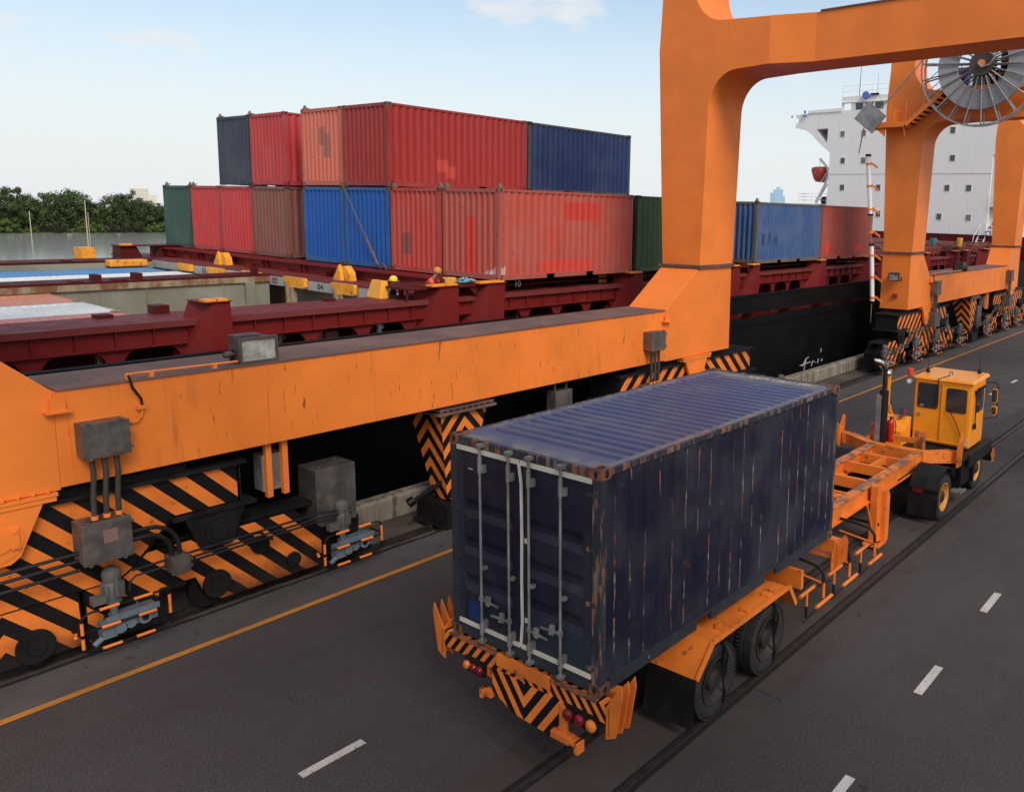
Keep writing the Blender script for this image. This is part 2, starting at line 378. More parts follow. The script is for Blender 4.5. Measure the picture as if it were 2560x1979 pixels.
# ------------------------------------------------------------------ gantry cranes
YF, YB = -.65, .68    # beam front and back, local
def cyl_disc(m, x, y, z, r, t=.05, mi=0, n=24): m.cyl((x, y, z), (x, y-t, z), r, r, n, mi)
def rail_tube(m, pts, r=.02, n=6, mi=0): m.tube(pts, r, n, mi)
STR = {}
def make_crane(name, label, XA, hubB, legA, legB, brA, brB, dz, near):
    """legA/legB: x range of the leg above the flange; brA/brB: beam-side end of the brace foot (all relative to hub A)"""
    root = empty(name, (XA, 14.05, 0)); tag(root, label, 'gantry crane')
    ZB, ZT, ZFL = 2.65, 4.05, 5.17
    mo = M_ord
    b = MB(); b.box(brA, brB, YF, YB, ZB, ZT); sill = b.build('sill_beam', mo, root, bevel=.012)
    b = MB(); b.box(brA+.02, brB-.02, YF-.03, YB+.03, ZT, ZT+.03); b.build('top_plate', M_top, sill)
    b = MB()                                        # weld seams and lifting lugs
    xs = [brA+.15, brA+.16+1.45, brA+3.1, brA+6.2, brA+9.0, brA+11.4, brB-1.3]
    for x_ in xs:
        if x_ < brB: b.box(x_, x_+.012, YF-.006, YF, ZB+.02, ZT-.02)
    b.build('weld_seam', M_ord, sill)
    # lower leg boxes (flare to the brace)
    def lower(x0, x1, xb, nm):
        if xb > x1: pts = [(x0, ZB-.03), (xb, ZB-.03), (xb, ZT), (x1, ZFL), (x0, ZFL)]
        else: pts = [(x1, ZB-.03), (x1, ZFL), (x0, ZFL), (xb, ZT), (xb, ZB-.03)]
        b = MB(); b.prism(pts, 'y', YF-.004, YB+.004); lg = b.build('leg_foot', M_or, root, bevel=.012)
        b = MB(); b.box(x0-.07, x1+.07, YF-.09, YB+.09, ZFL, ZFL+.035); b.box(x0-.07, x1+.07, YF-.09, YB+.09, ZFL+.045, ZFL+.08)
        n = 14
        for i in range(n):
            xx = x0-.03+(x1-x0+.06)*i/(n-1); b.cyl((xx, YF-.055, ZFL-.015), (xx, YF-.055, ZFL+.095), .018, n=6); b.cyl((xx, YB+.055, ZFL-.015), (xx, YB+.055, ZFL+.095), .018, n=6)
            yy = YF-.03+(YB-YF+.06)*i/(n-1); b.cyl((x0-.045, yy, ZFL-.015), (x0-.045, yy, ZFL+.095), .018, n=6); b.cyl((x1+.045, yy, ZFL-.015), (x1+.045, yy, ZFL+.095), .018, n=6)
        b.build('bolted_flange', M_top, lg)
        return lg
    fa = lower(legA[0], legA[1], brA, 'a'); fb = lower(legB[0], legB[1], brB, 'b')
    # lifting lug
    for xl, f_ in ((brA+.02, fa), (brB-.02, fb)):
        b = MB(); b.prism([(xl-.10, 3.78), (xl+.10, 3.78), (xl+.08, 3.92), (xl, 4.0), (xl-.08, 3.92)], 'y', YF-.10, YF-.06); b.box(xl-.16, xl+.16, YF-.14, YF, 3.75, 3.78); b.build('lifting_lug', M_or, f_)
    # portal frames
    def portal(x0, x1, nm):
        zf, zb_, zt = 9.67+dz, 10.68+dz, 11.92+dz
        Y = lambda y: y-14.05
        inn = [(Y(13.4), ZFL+.08), (Y(13.22), zf-.35)]+[(Y(12.35)+.87*math.cos(R(a)), zb_-1.0+1.0*math.sin(R(a))+0.0) for a in range(8, 91, 9)]
        inn = [(Y(13.36), ZFL+.08)]+[(Y(12.33)+.88*math.cos(R(a)), (zb_-.04)-1.0+1.0*math.sin(R(a))) for a in range(0, 91, 9)]+[(Y(11.33), zb_)]
        top = [(Y(11.33), zt-.02), (Y(12.72), zt+.06)]+[(Y(12.86)-0+.95*(1-math.cos(R(a))) , zt+.06+.0+1.15*math.sin(R(a))*1.0) for a in ()]
        fil = [(Y(12.72)+.04, zt+.06)]+[(Y(13.78)-1.0+1.0*math.sin(R(a)), zt+.06+1.15-1.15*math.cos(R(a))) for a in range(10, 91, 10)]
        outer = [(Y(13.78), 18), (Y(14.75), 18), (Y(14.86), 12.9+dz), (Y(14.96), 11.35+dz), (Y(14.71), ZFL+.08)]
        pts = inn+[(Y(11.33), zt-.02)]+fil+outer
        b = MB(); b.prism(pts, 'x', x0, x1); lg = b.build('portal_leg', M_or, root, bevel=.01)
        b = MB(); i_ = .22
        ringA = [(x0, Y(11.33), zb_), (x1, Y(11.33), zb_), (x1, Y(11.33), zt-.02), (x0, Y(11.33), zt-.02)]
        ringB = [(x0+i_, Y(10.12), zb_-.03), (x1-i_, Y(10.12), zb_-.03), (x1-i_, Y(10.12), zt-.06), (x0+i_, Y(10.12), zt-.06)]
        ringC = [(x0+i_, Y(-4.6), zb_), (x1-i_, Y(-4.6), zb_), (x1-i_, Y(-4.6), zt-.03), (x0+i_, Y(-4.6), zt-.03)]
        b.loft([ringA, ringB, ringC]); b.build('portal_beam', M_or, root)
        b = MB(); b.box(x0+i_-.04, x1-i_+.04, Y(-4.6), Y(10.0), zt-.055, zt-.02); b.build('beam_top_flange', M_top, lg)
        b = MB(); b.prism([(Y(-4.6), zt), (Y(-4.6), 5.2), (Y(-6.6), 5.2), (Y(-6.6), 18), (Y(-5.4), 18)], 'x', x0, x1); b.build('portal_leg', M_or, root)
        b = MB()      # plate seams
        for z_ in (7.1, 8.35+dz*.5): b.box(x0-.003, x0, Y(13.32), Y(14.8), z_, z_+.010); 
        b.box(x0-.003, x0, Y(12.62), Y(12.63), zb_+.02, zt-.02); b.build('weld_seam', M_ord, lg)
        return lg
    pa = portal(legA[0], legA[1], 'a'); pb = portal(legB[0], legB[1], 'b')
    # landside sill, off camera
    b = MB(); b.box(legA[0], legB[1], -14.05-6.8, -14.05-5.6, 2.65, 5.2); b.build('sill_beam', M_or, root)
    # hub plates + bogies
    hubs = [0, hubB]
    for hi, h in enumerate(hubs):
        b = MB(); b.box(h-.72, h+.74, YF-.05, .6, 2.56, 2.61); b.box(h-.70, h+.72, YF-.04, .6, 2.49, 2.55)
        n = 8
        for i in range(n): b.cyl((h-.62+1.25*i/(n-1), YF-.03, 2.62), (h-.62+1.25*i/(n-1), YF-.03, 2.66), .028, n=6)
        b.prism([(h-.56, 2.49), (h+.56, 2.49), (h+.24, 1.80), (h+.12, 1.72), (h-.12, 1.72), (h-.24, 1.80)], 'y', YF-.02, YF+.06)
        cyl_disc(b, h, YF-.02, 2.08, .30, .012, 0, 28); cyl_disc(b, h, YF-.032, 2.08, .17, .02, 0, 24)
        b.box(h+.13, h+.24, YF-.06, YF-.03, 1.93, 2.24); cyl_disc(b, h+.185, YF-.06, 2.19, .03, .015, 0, 10); cyl_disc(b, h+.185, YF-.06, 1.98, .03, .015, 0, 10)
        hub = b.build('hub_bracket', M_or, root)
        key = (round(h, 2), name)
        msg = stripes('hazard_stripes_crane', 1.0, 1, .53, .5, .12, 'x', mirror=h)
        if h == 0: msgA = msg
        # equalizer beam
        b = MB(); eq = [(h-3.4, 2.40), (h+3.4, 2.40), (h+3.4, 1.74), (h+2.35, 1.74), (h+1.7, 1.10), (h+1.5, .98), (h-1.5, .98), (h-1.7, 1.10), (h-2.35, 1.74), (h-3.4, 1.74)]
        b.prism(eq, 'y', -.50, .50, 0); e = b.build('equalizer_beam', M_black, root)
        eqf = [(h-3.36, 2.38), (h+3.36, 2.38), (h+3.36, 1.77), (h+2.30, 1.77), (h+1.66, 1.12), (h+1.46, 1.0), (h-1.46, 1.0), (h-1.66, 1.12), (h-2.30, 1.77), (h-3.36, 1.77)]
        b = MB(); b.prism(eqf, 'y', -.512, -.49, 0); b.build('striped_cover', msg, e)
        b = MB(); b.box(h-3.5, h+3.5, -.60, .56, 2.40, 2.455); b.box(h-2.6, h+2.6, -.44, .4, 2.455, 2.56)
        for sx in (-1, 1):
            p = h+sx*2.95; b.box(p-.68, p+.68, -.62, .55, 1.68, 1.74)
            b.prism([(p-.50, 1.68), (p+.50, 1.68), (p+.24, 1.08), (p-.24, 1.08)], 'y', -.58, .5); cyl_disc(b, p, -.58, 1.36, .20, .05); cyl_disc(b, p, -.63, 1.36, .13, .03)
            b.box(h+sx*3.4-.03, h+sx*3.4+.03, -.5, .5, 1.74, 2.4)
        b.build('pivot_bracket', M_black2, e, smooth=True)
        b = MB(); b.prism([(h-2.3, 1.0), (h+.95, 1.0), (h+.98, .12), (h-2.3, .12)], 'y', -.46, .3); mf = b.build('bogie_frame', M_black, root)
        b = MB(); b.prism([(h-2.28, .98), (h+.92, .98), (h+.95, .14), (h-2.28, .14)], 'y', -.475, -.45); b.build('striped_cover', msg, mf)
        b = MB(); cyl_disc(b, h+.35, -.475, .36, .25, .05); cyl_disc(b, h-.35, -.475, .62, .12, .05); cyl_disc(b, h+.35, -.52, .36, .12, .04); b.lathe([(.02, -.36), (.33, -.36), (.33, -.28), (.27, -.26), (.27, -.14), (.02, -.14)], 'y', (h+.5, 0, .34), 24); b.build('wheel', M_black2, mf, smooth=True)
        for sx in (-1, 1):
            p = h+sx*2.95
            fr = [(1.95, .10), (1.95, .80), (1.45, 1.27), (-1.25, 1.27), (-1.95, .95), (-1.95, .12), (-1.0, .12), (-.92, .62), (-.35, .62), (-.22, .30), (.05, .10)]
            pts = [(p+sx*q, z_) for q, z_ in fr]
            b = MB(); b.prism(pts, 'y', -.46, .36); bg_ = b.build('bogie_frame', M_black, root)
            b = MB(); b.prism([(p+sx*(q*.985), .02+z_*.985) for q, z_ in fr], 'y', -.475, -.45); b.build('striped_cover', msg, bg_)
            b = MB()
            for wx, wz, wr in ((-.02, .42, .23), (1.35, .40, .13), (-1.45, .42, .27), (.75, .86, .16)): cyl_disc(b, p+sx*wx, -.475, wz, wr, .06); cyl_disc(b, p+sx*wx, -.53, wz, wr*.5, .03)
            for wx in (-1.35, -.1, .95): b.lathe([(.02, -.36), (.33, -.36), (.33, -.28), (.27, -.26), (.27, -.14), (.02, -.14)], 'y', (p+sx*wx, 0, .34), 24)
            b.box(p-2.0, p+2.0, -.30, .2, 1.24, 1.30)
            b.build('wheel', M_black2, bg_, smooth=True)
            # drives: cage + motor
            for cx in (h+sx*1.4, h+sx*5.25):
                if (cx-h)*sx > 3 and sx*(cx-h) > 3 and False: continue
                if abs(cx-h) < 2 and sx*(cx-h) != abs(cx-h): continue
                if abs(cx-h-sx*1.4) < .01 or abs(cx-h-sx*5.25) < .01:
                    drive(root, cx, near)
    # chevron pier in mid span
    px = 7.70
    b = MB()
    top_ = [(px+.02, -.45, 2.44), (px+1.30, -.45, 2.44), (px+1.30, .62, 2.44), (px+.02, .62, 2.44)]
    bot_ = [(px+.15, -.45, .55), (px+.62, -.45, .55), (px+.62, -.0, .55), (px+.15, -.0, .55)]
    b.loft([bot_, top_]); msc = stripes('hazard_chevrons', 1.15, 1, .42, .5, .0, 'x', mirror=px+.66, dirt=False)
    b.build('storm_anchor_leg', msc, root)
    # the faces turned along the quay carry chevrons folded across y
    b = MB(); f = .006
    b.add([(px+.02-f, -.45, 2.44), (px+.15-f, -.45, .55), (px+.15-f, -.0, .55), (px+.02-f, .62, 2.44)], [(0, 1, 2, 3)])
    msy = stripes('hazard_chevrons_side', 1.15, 1, .42, .5, .02, 'y', mirror=.02, dirt=False); b.build('chevron_plate', msy, root)
    b = MB(); b.box(px-.15, px+1.45, YF+.05, YB, 2.44, 2.49); b.box(px-.1, px+1.4, YF+.08, YB, 2.53, 2.58); b.box(px, px+1.3, YF+.12, YB-.05, 2.57, 2.66)
    for i in range(9): b.cyl((px-.05+1.36*i/8, YF+.09, 2.42), (px-.05+1.36*i/8, YF+.09, 2.60), .022, n=6)
    b.build('anchor_flange', M_top, root)
    b = MB(); b.box(px-.05, px+1.0, -.68, .35, .02, .52); b.box(px-.12, px+1.05, -.74, .4, .0, .04); b.build('anchor_base', M_black2, root)
    b = MB(); b.cyl((px-.55, -.15, .62), (px+.2, -.3, .95), .045, n=8); b.cyl((px-.62, -.13, .6), (px-.5, -.16, .66), .10, n=10); b.cyl((px+.1, -.6, .48), (px+.55, -.5, .75), .05, n=8)
    b.build('buffer_rod', M_black, root, smooth=True)
    # electric boxes
    def ebox(nm, x0, x1, z0, z1, y0=-.97, y1=YF, mat=M_steel, latch=True):
        b = MB(); b.box(x0, x1, y0+.03, y1, z0, z1); b.box(x0-.012, x1+.012, y0, y0+.034, z0-.012, z1+.012)
        if latch:
            for z_ in (z0+.08, z1-.08): b.box(x1+.01, x1+.045, y0-.012, y0+.03, z_-.022, z_+.022)
            for x_ in (x0+.08, x1-.1): b.box(x_-.02, x_+.02, y0-.012, y0+.05, z1+.01, z1+.035); b.box(x_-.02, x_+.02, y0-.012, y0+.05, z0-.035, z0-.01)
        return b.build(nm, mat, root, bevel=.006)
    if near:
        for bx, hb in ((1.02, 0), (14.4, 0)):
            jb = ebox('junction_box', bx, bx+.60, 3.07, 3.56)
            b = MB()
            for q in (.12, .28, .44): b.tube([(bx+q, -.85, 3.08), (bx+q+.01, -.85, 2.8), (bx+q-.03, -.88, 2.45), (bx+q-.03, -.87, 2.16)], .038, 10)
            b.build('cable_hose', M_pipe, jb, smooth=True)
            b = MB()
            for q in (.12, .28, .44): b.cyl((bx+q-.03, -.87, 2.14), (bx+q-.03, -.87, 2.20), .050, n=12); b.cyl((bx+q, -.85, 3.03), (bx+q, -.85, 3.08), .046, n=12)
            b.build('hose_clamp', M_or, jb, smooth=True)
            lb = ebox('terminal_box', bx-.13, bx+.50, 1.53, 2.12, -1.02, -.60)
            b = MB(); b.box(bx+.13, bx+.32, -1.026, -1.02, 1.80, 2.0); b.build('rating_plate', plain('dull_pink_plate', (.24, .13, .11), .6), lb)
            sb = ebox('terminal_box', bx+1.04, bx+1.30, 1.00, 1.26, -1.0, -.70)
            b = MB()
            def bend(x0, z0, x1, z1, y):
                pts = [(x0, y, z0)]; r_ = min(x1-x0, z0-z1)*.8
                pts += [(x1-r_, y, z0)]+[(x1-r_+r_*math.sin(R(a)), y, z0-r_+r_*math.cos(R(a))) for a in range(15, 91, 15)]+[(x1, y, z1)]; return pts
            b.tube(bend(bx+.5, 1.80, bx+1.22, 1.26, -.84), .034, 10); b.tube(bend(bx+.5, 1.68, bx+1.10, 1.26, -.84), .034, 10)
            for z_ in (1.98, 1.86, 1.72): b.tube([(bx-1.6, -.8, z_-.32), (bx-.13, -.8, z_-.30)], .026, 8)
            for z_, y_ in ((1.20, -.78), (1.12, -.80), (1.05, -.78)): b.tube([(bx+1.3, y_, z_), (bx+3.6, y_, z_+.02), (bx+4.3, y_, z_-.05)], .020, 8)
            b.tube([(bx+1.04, -.8, 1.2), (bx+.55, -.8, 1.19)], .02, 8)
            b.tube([(bx+1.04, -.75, 1.08), (bx+.60, -.75, 1.07), (bx+.52, -.75, 1.0), (bx+.5, -.75, .86)], .018, 8)
            b.tube([(bx+2.45, -.72, 1.18), (bx+2.6, -.72, 1.16), (bx+2.68, -.72, 1.05), (bx+2.8, -.72, .98)], .025, 8)
            b.build('conduit_pipe', M_cpipe, root, smooth=True)
    else:
        for bx in (.3, 13.9):
            jb = ebox('junction_box', bx, bx+.62, 3.15, 3.80)
            b = MB()
            for q in (.14, .30, .46): b.tube([(bx+q, -.85, 3.16), (bx+q-.05, -.86, 2.6), (bx+q-.1, -.87, 2.3)], .045, 8)
            b.build('cable_hose', M_pipe, jb, smooth=True)
            ebox('terminal_box', bx-.15, bx+.62, 1.6, 2.30, -1.02, -.6)
            b = MB()
            for z_, y_ in ((1.72, -.78), (1.6, -.8)): b.tube([(bx-.15, y_, z_), (bx-2.3, y_, z_-.05), (bx-2.9, y_, z_-.2), (bx-3.05, y_, z_-.7)], .032, 8)
            for z_, y_ in ((1.2, -.78), (1.1, -.8)): b.tube([(bx-3.0, y_, z_-.1), (bx-6, y_, z_-.25)], .03, 8); b.tube([(bx+.6, y_, z_+.2), (bx+3, y_, z_+.1)], .03, 8)
            b.build('conduit_pipe', M_pipe, root, smooth=True)
    # big control cabinets on stands (two beside the pier)
    for cx in ((4.55,) if near else (3.0, 8.95)):
        cb = MB(); cb.box(cx+.28, cx+1.10, -.45, .17, .80, 1.90); cb.cyl((cx+.43, -.3, 1.90), (cx+.43, -.3, 1.93), .02, n=8); cb.cyl((cx+.95, 0, 1.90), (cx+.95, 0, 1.93), .02, n=8)
        c_ = cb.build('control_cabinet', M_steel, root, bevel=.008)
        cb = MB(); cb.box(cx+.35, cx+1.2, -.35, .2, .1, .80); cb.build('cabinet_stand', M_black2, c_)
    hx = 3.85 if near else 10.6
    hb = MB(); hb.box(hx, hx+.42, -.42, -.12, 1.75, 2.40); hgb = hb.build('hanging_box', M_galv, root, bevel=.006)
    hb = MB(); hb.box(hx+.03, hx+.13, -.52, -.42, 1.66, 2.66); hb.box(hx+.33, hx+.43, -.52, -.42, 1.66, 2.66); hb.build('hanger_channel', M_or, hgb)
    if near:
        hb = MB(); hb.box(11.15, 11.75, -.5, -.2, 1.9, 2.40); hb.box(11.2, 11.25, -.42, -.36, 2.4, 2.66); hb.box(11.6, 11.65, -.42, -.36, 2.4, 2.66); hb.build('hanging_box', M_steel, root, bevel=.006)
    # conduit to floodlight
    x0 = brA+.95 if near else brA+.4; fx = brA+3.0 if near else brA+5.4
    b = MB(); b.tube([(x0, YF+.02, 4.16), (fx-.35, YF+.05, 4.14)], .018, 8)
    for x_ in (x0+.02, x0+.35, fx-.75): b.box(x_-.03, x_+.03, YF-.02, YF+.06, 4.08, 4.15)
    cd = b.build('conduit_pipe', M_or, root, smooth=True)
    b = MB(); b.tube([(x0+.02, YF-.02, 4.15), (x0+.06, YF-.05, 3.95), (x0+.16, YF-.05, 3.78), (x0+.17, YF-.05, 3.66)], .020, 8); b.tube([(fx-.35, YF+.05, 4.14), (fx-.22, YF+.05, 4.22), (fx-.05, YF+.1, 4.22)], .018, 8); b.build('cable', M_black2, cd, smooth=True)
    b = MB(); b.tube([(x0+.17, YF-.05, 3.66), (x0+.16, YF-.05, 3.52), (x0+.08, YF-.05, 3.44), (x0-.02, YF-.05, 3.43)], .014, 8); b.box(x0+.09, x0+.21, YF-.08, YF, 3.62, 3.68); b.build('conduit_elbow', M_or, cd, smooth=True)
    floodlight(root, (fx, YF+.30, 4.09), 0 if near else R(75))
    if not near:
        floodlight(root, (legA[0]-.25, -.1, 3.95), R(-95), .8)
    return root, msg
def floodlight(root, loc, rz, s=1.):
    b = MB()
    # housing: open box tapering back
    fr = [(-.30, -.22, .02), (.30, -.22, .02), (.32, -.26, .40), (-.32, -.26, .40)]
    bk = [(-.30, .16, .06), (.16, .16, .06), (.16, .12, .44), (-.30, .12, .44)]
    b.loft([fr, bk]); b.box(-.31, .15, -.12, .13, .42, .455); b.cyl((-.32, -.05, .16), (-.48, -.05, .14), .055, n=10)
    h = b.build('floodlight', M_lamp, root, bevel=.006); h.location = loc; h.rotation_euler = (0, 0, rz); h.scale = (s, s, s)
    b = MB()
    for (x0, x1, z0, z1) in ((-.34, .34, .385, .43), (-.34, .34, -.01, .035), (-.34, -.285, .035, .385), (.295, .34, .035, .385)):
        b.add([(x0, -.30, z0), (x1, -.30, z0), (x1, -.30, z1), (x0, -.30, z1), (x0, -.22, z0), (x1, -.22, z0), (x1, -.22, z1), (x0, -.22, z1)], [(0,1,2,3),(4,7,6,5),(0,4,5,1),(1,5,6,2),(2,6,7,3),(3,7,4,0)])
    b.build('lamp_bezel', M_lamp, h, bevel=.004)
    b = MB(); b.add([(-.29, -.27, .035), (.30, -.27, .035), (.30, -.27, .385), (-.29, -.27, .385)], [(0,1,2,3)]); b.add([(-.24, -.262, .17), (.2, -.262, .17), (.2, -.262, .22), (-.24, -.262, .22)], [(0,1,2,3)], 1); b.build('lamp_reflector', [M_reflector, M_bright], h)
    b = MB(); b.box(-.22, .22, -.12, .06, -.03, .03); b.box(-.36, -.33, -.1, 0, -.03, .22); b.box(.33, .36, -.1, 0, -.03, .22); b.build('lamp_yoke', M_black2, h)
def drive(root, cx, near):
    """travel drive: vertical motor on a gearbox inside a striped tube guard"""
    y = -.95; z0, z1 = .20, .80; x0, x1 = cx-.60, cx+.60; r = .12
    def loop():
        p = []
        for (ax, az, a0) in ((x1-r, z1-r, 0), (x0+r, z1-r, 90), (x0+r, z0+r, 180), (x1-r, z0+r, 270)):
            for k in range(5): a = R(a0+k*22.5); p.append((ax+r*math.cos(a), y, az+r*math.sin(a)))
        return p+[p[0]]
    b = MB(); b.tube(loop(), .017, 8); b.tube([(x0, y, .52), (x1, y, .52)], .014, 8)
    b.tube([(x0, y, .45), (x0-.02, y+.35, .45)], .016, 8); b.tube([(x1, y, .55), (x1, y+.35, .55)], .016, 8)
    g = b.build('motor_guard', M_black, root, smooth=True)
    b = MB()
    for (p, q) in (((x0+.24, z1), (x0+.50, z1)), ((x1-.5, z1), (x1-.24, z1)), ((x0+.24, z0), (x0+.5, z0)), ((x1-.5, z0), (x1-.24, z0)), ((x0+.25, .52), (x0+.5, .52)), ((x1-.45, .52), (x1-.2, .52)), ((x0, z1-.12), (x0, z1-.30)), ((x0, z0+.08), (x0, z0+.24)), ((x1, z1-.10), (x1, z1-.25)), ((x1, z0+.20), (x1, z0+.34))):
        b.cyl((p[0], y, p[1]), (q[0], y, q[1]), .024, n=10)
    b.cyl((x0-.06, y+.10, .45), (x0-.02, y+.2, .45), .026, n=8)
    b.build('orange_sleeve', M_or, g, smooth=True)
    b = MB(); mx_ = cx-.10; my = -.74
    b.lathe([(.0, .78), (.12, .78), (.12, .84), (.135, .86), (.135, 1.08), (.12, 1.10), (.125, 1.16), (.135, 1.2), (.12, 1.28), (.06, 1.33), (0, 1.33)], 'z', (mx_, my, 0), 18)
    for k in range(14):
        a = 2*math.pi*k/14; c_, s_ = math.cos(a), math.sin(a); b.obox((mx_+c_*.145, my+s_*.145, .97), (c_*.014, s_*.014, 0), (-s_*.005, c_*.005, 0), (0, 0, .10))
    b.box(mx_-.30, mx_-.12, my-.1, my+.04, .82, .94)
    b.box(mx_-.02, mx_+.02, my-.16, my-.12, .9, 1.2)
    b.build('drive_motor', M_motor, root, smooth=True)
    b = MB(); b.box(mx_-.05, mx_+.55, my-.12, my+.1, .36, .58); b.box(mx_-.16, mx_+.58, my-.14, my-.10, .52, .60); b.box(mx_-.22, mx_-.02, my-.13, my+.05, .28, .52)
    for x_, z_, r_ in ((mx_+.02, .40, .085), (mx_+.16, .42, .075), (mx_+.36, .44, .10)): b.cyl((x_, my-.10, z_), (x_, my-.17, z_), r_, n=18)
    b.cyl((mx_, my, .56), (mx_, my, .80), .055, n=12); b.cyl((mx_-.22, my-.1, .30), (mx_-.34, my-.12, .24), .045, n=10); b.cyl((mx_+.30, my-.05, .58), (mx_+.30, my-.05, .68), .012, n=6)
    b.build('gearbox', M_blue_gear, root, smooth=True)
    b = MB(); b.box(mx_-.1, mx_+.6, my-.02, my+.35, .22, .36); b.cyl((mx_+.36, my-.17, .44), (mx_+.36, my-.175, .44), .05, n=12); b.build('gearbox_mount', M_black2, root)
M_lamp = plain('lamp_housing_brown', (.085, .062, .055), .55, .2, var=.3)
M_reflector = plain('lamp_reflector_foil', (.50, .50, .44), .25, .35, var=.35, sc=5)
M_bright = plain('lamp_tube_glass', (.8, .82, .78), .2, .3, var=.2, sc=30)
M_motor = paint('motor_grey_paint', (.105, .105, .095), .5, .3, .3, .2)
M_blue_gear = paint('gearbox_blue_grey', (.125, .165, .195), .5, .35, .3, .2)
c1, ms1 = make_crane('gantry_crane', 'orange gantry crane whose long stained beam crosses the photo behind the truck', 3.1, 17.0, (-2.2, -.45), (17.0, 18.8), .80, 15.4, 0, True)
c2, ms2 = make_crane('gantry_crane', 'farther orange gantry crane carrying the big round cable reel', 40.0, 15.5, (-2.6, -1.0), (15.2, 16.9), .12, 14.3, .33, False)
# extras of the far crane: reel, stairs, platform, cable tube
def reel():
    hx, hy, hz = 36.3-40.0, 10.55-14.05, 13.0; Rr, Ro, Ri = 2.44, 1.80, 1.00
    b = MB(); b.lathe([(Rr-.028, -.028), (Rr+.028, -.028), (Rr+.028, .028), (Rr-.028, .028)], 'x', (hx-.22, hy, hz), 72, closed=True)
    b.lathe([(Rr-.028, -.028), (Rr+.028, -.028), (Rr+.028, .028), (Rr-.028, .028)], 'x', (hx+.22, hy, hz), 72, closed=True)
    n = 22
    for k in range(n):
        a = 2*math.pi*(k+.3)/n
        for sx in (-.22, .22): b.cyl((hx+sx*.7, hy+.35*math.cos(a), hz+.35*math.sin(a)), (hx+sx, hy+Rr*math.cos(a), hz+Rr*math.sin(a)), .034, .030, 6)
    w = b.build('cable_reel', M_galv, c2, smooth=True)
    b = MB(); prof = []
    k = 16
    for i in range(k):      # flat wound cable: ridged annulus
        r0 = Ri+(Ro-Ri)*i/k; r1 = Ri+(Ro-Ri)*(i+1)/k; prof += [(r0, -.10), ((r0+r1)/2, -.135), (r1-.004, -.10)]
    prof = [(Ri, .10)]+prof+[(Ro, .10)]
    b.lathe(prof, 'x', (hx, hy, hz), 72, closed=True); b.build('wound_cable', M_cable, w)
    b = MB(); b.cyl((hx-.26, hy, hz), (hx+.26, hy, hz), .48, n=32); b.build('reel_hub', plain('brown_hub', (.065, .045, .035), .6), w, smooth=True)
    b = MB(); b.cyl((hx-.30, hy, hz), (hx-.25, hy, hz), .15, n=16); b.build('slip_ring', M_or, w)
    b = MB(); b.tube([(hx-.33, hy+.1-.35+.35*1.0-0.0, hz), (hx-.36, hy-.05, hz-.17), (hx-.36, hy-.35, hz-.1), (hx-.36, hy-.55, hz+.2), (hx-.36, hy-.5, hz+.5), (hx-.33, hy-.1, hz+.72), (hx-.3, hy+.35, hz+.88), (hx-.25, hy+.7, hz+.95)], .05, 8); b.build('feed_cable', M_galv, w, smooth=True)
    b = MB(); b.cyl((hx+.2, hy, hz), (hx+1.1, hy, hz), .22, n=16); b.box(hx+.4, hx+.9, hy-.5, hy+.5, hz-1.0, hz-.2); b.box(hx+.3, hx+.7, hy-1.2, hy-.6, hz-.5, hz+.9); b.build('reel_bearing', M_black2, w)
    # feed line from the reel down to the guide plate
    b = MB(); b.tube([(hx-.1, hy+1.0, hz+2.2), (hx-.3, hy+2.9, hz-.25), (hx-.5, hy+4.25, hz-1.75)], .028, 6)
    b.tube([(hx-.5, 15.30-14.05, 10.7), (hx-.4, 15.52-14.05, 9.6)], .030, 6)
    b.build('power_cable', M_galv, c2, smooth=True)
    b = MB(); yy, zz = 15.02-14.05, 11.12
    b.obox((hx-.55, yy, zz), (.05, 0, 0), (0, .42, .34), (0, -.30, .36)); b.build('guide_plate', M_galv, c2)
    # striped platform and stairs on the outer face of the near leg
    x_ = -2.62
    b = MB(); b.box(x_-.95, x_-.02, -.30, 1.32, 10.72, 10.84); b.box(x_-.97, x_-.93, -.30, 1.32, 10.72, 10.95)
    b.prism([(1.0, 10.72), (.55, 10.32), (.55, 10.72)], 'x', x_-.9, x_-.84); b.prism([(-.28, 10.72), (-.6+.35, 10.72), (-.55+.2, 10.30)], 'x', x_-.9, x_-.84)
    b.box(x_-.9, x_-.3, .15, .25, 10.84, 11.5); b.build('landing_platform', M_or, c2)
    b = MB(); n = 8; ya, za, yb, zb = -.35, 10.80, -1.85, 12.05
    for k in range(n):
        t = (k+.5)/n; y_ = ya+(yb-ya)*t; z_ = za+(zb-za)*t; b.box(x_-.9, x_-.1, y_-.11, y_+.11, z_-.015, z_+.015)
    b.build('stair_tread', M_black2, c2)
    b = MB()
    for xx in (x_-.93, x_-.07): b.beam((xx, ya, za), (xx, yb, zb), .04, .18)
    b.build('stair_stringer', M_or, c2)
    b = MB()
    for xx in (x_-.93,):
        for k in (0, .5, 1.0): b.tube([(xx, ya+(yb-ya)*k, za+(zb-za)*k), (xx, ya+(yb-ya)*k, za+(zb-za)*k+1.05)], .018, 6)
        for dz_ in (1.05, .55): b.tube([(xx, ya+.35, za+dz_), (xx, ya, za+dz_), (xx, yb, zb+dz_), (xx, yb-.8, zb+dz_)], .018, 6)
        for y_ in (.35, 1.25): b.tube([(xx, y_, 10.84), (xx, y_, 11.9)], .018, 6)
    b.box(x_-.9, x_-.02, -5.4, -1.85, 12.0, 12.10); b.box(x_-.92, x_-.88, -5.4, -1.85, 12.0, 12.2)
    for dz_ in (.5, 1.0): b.tube([(x_-.9, -1.9, 12.1+dz_), (x_-.9, -5.3, 12.1+dz_)], .018, 6)
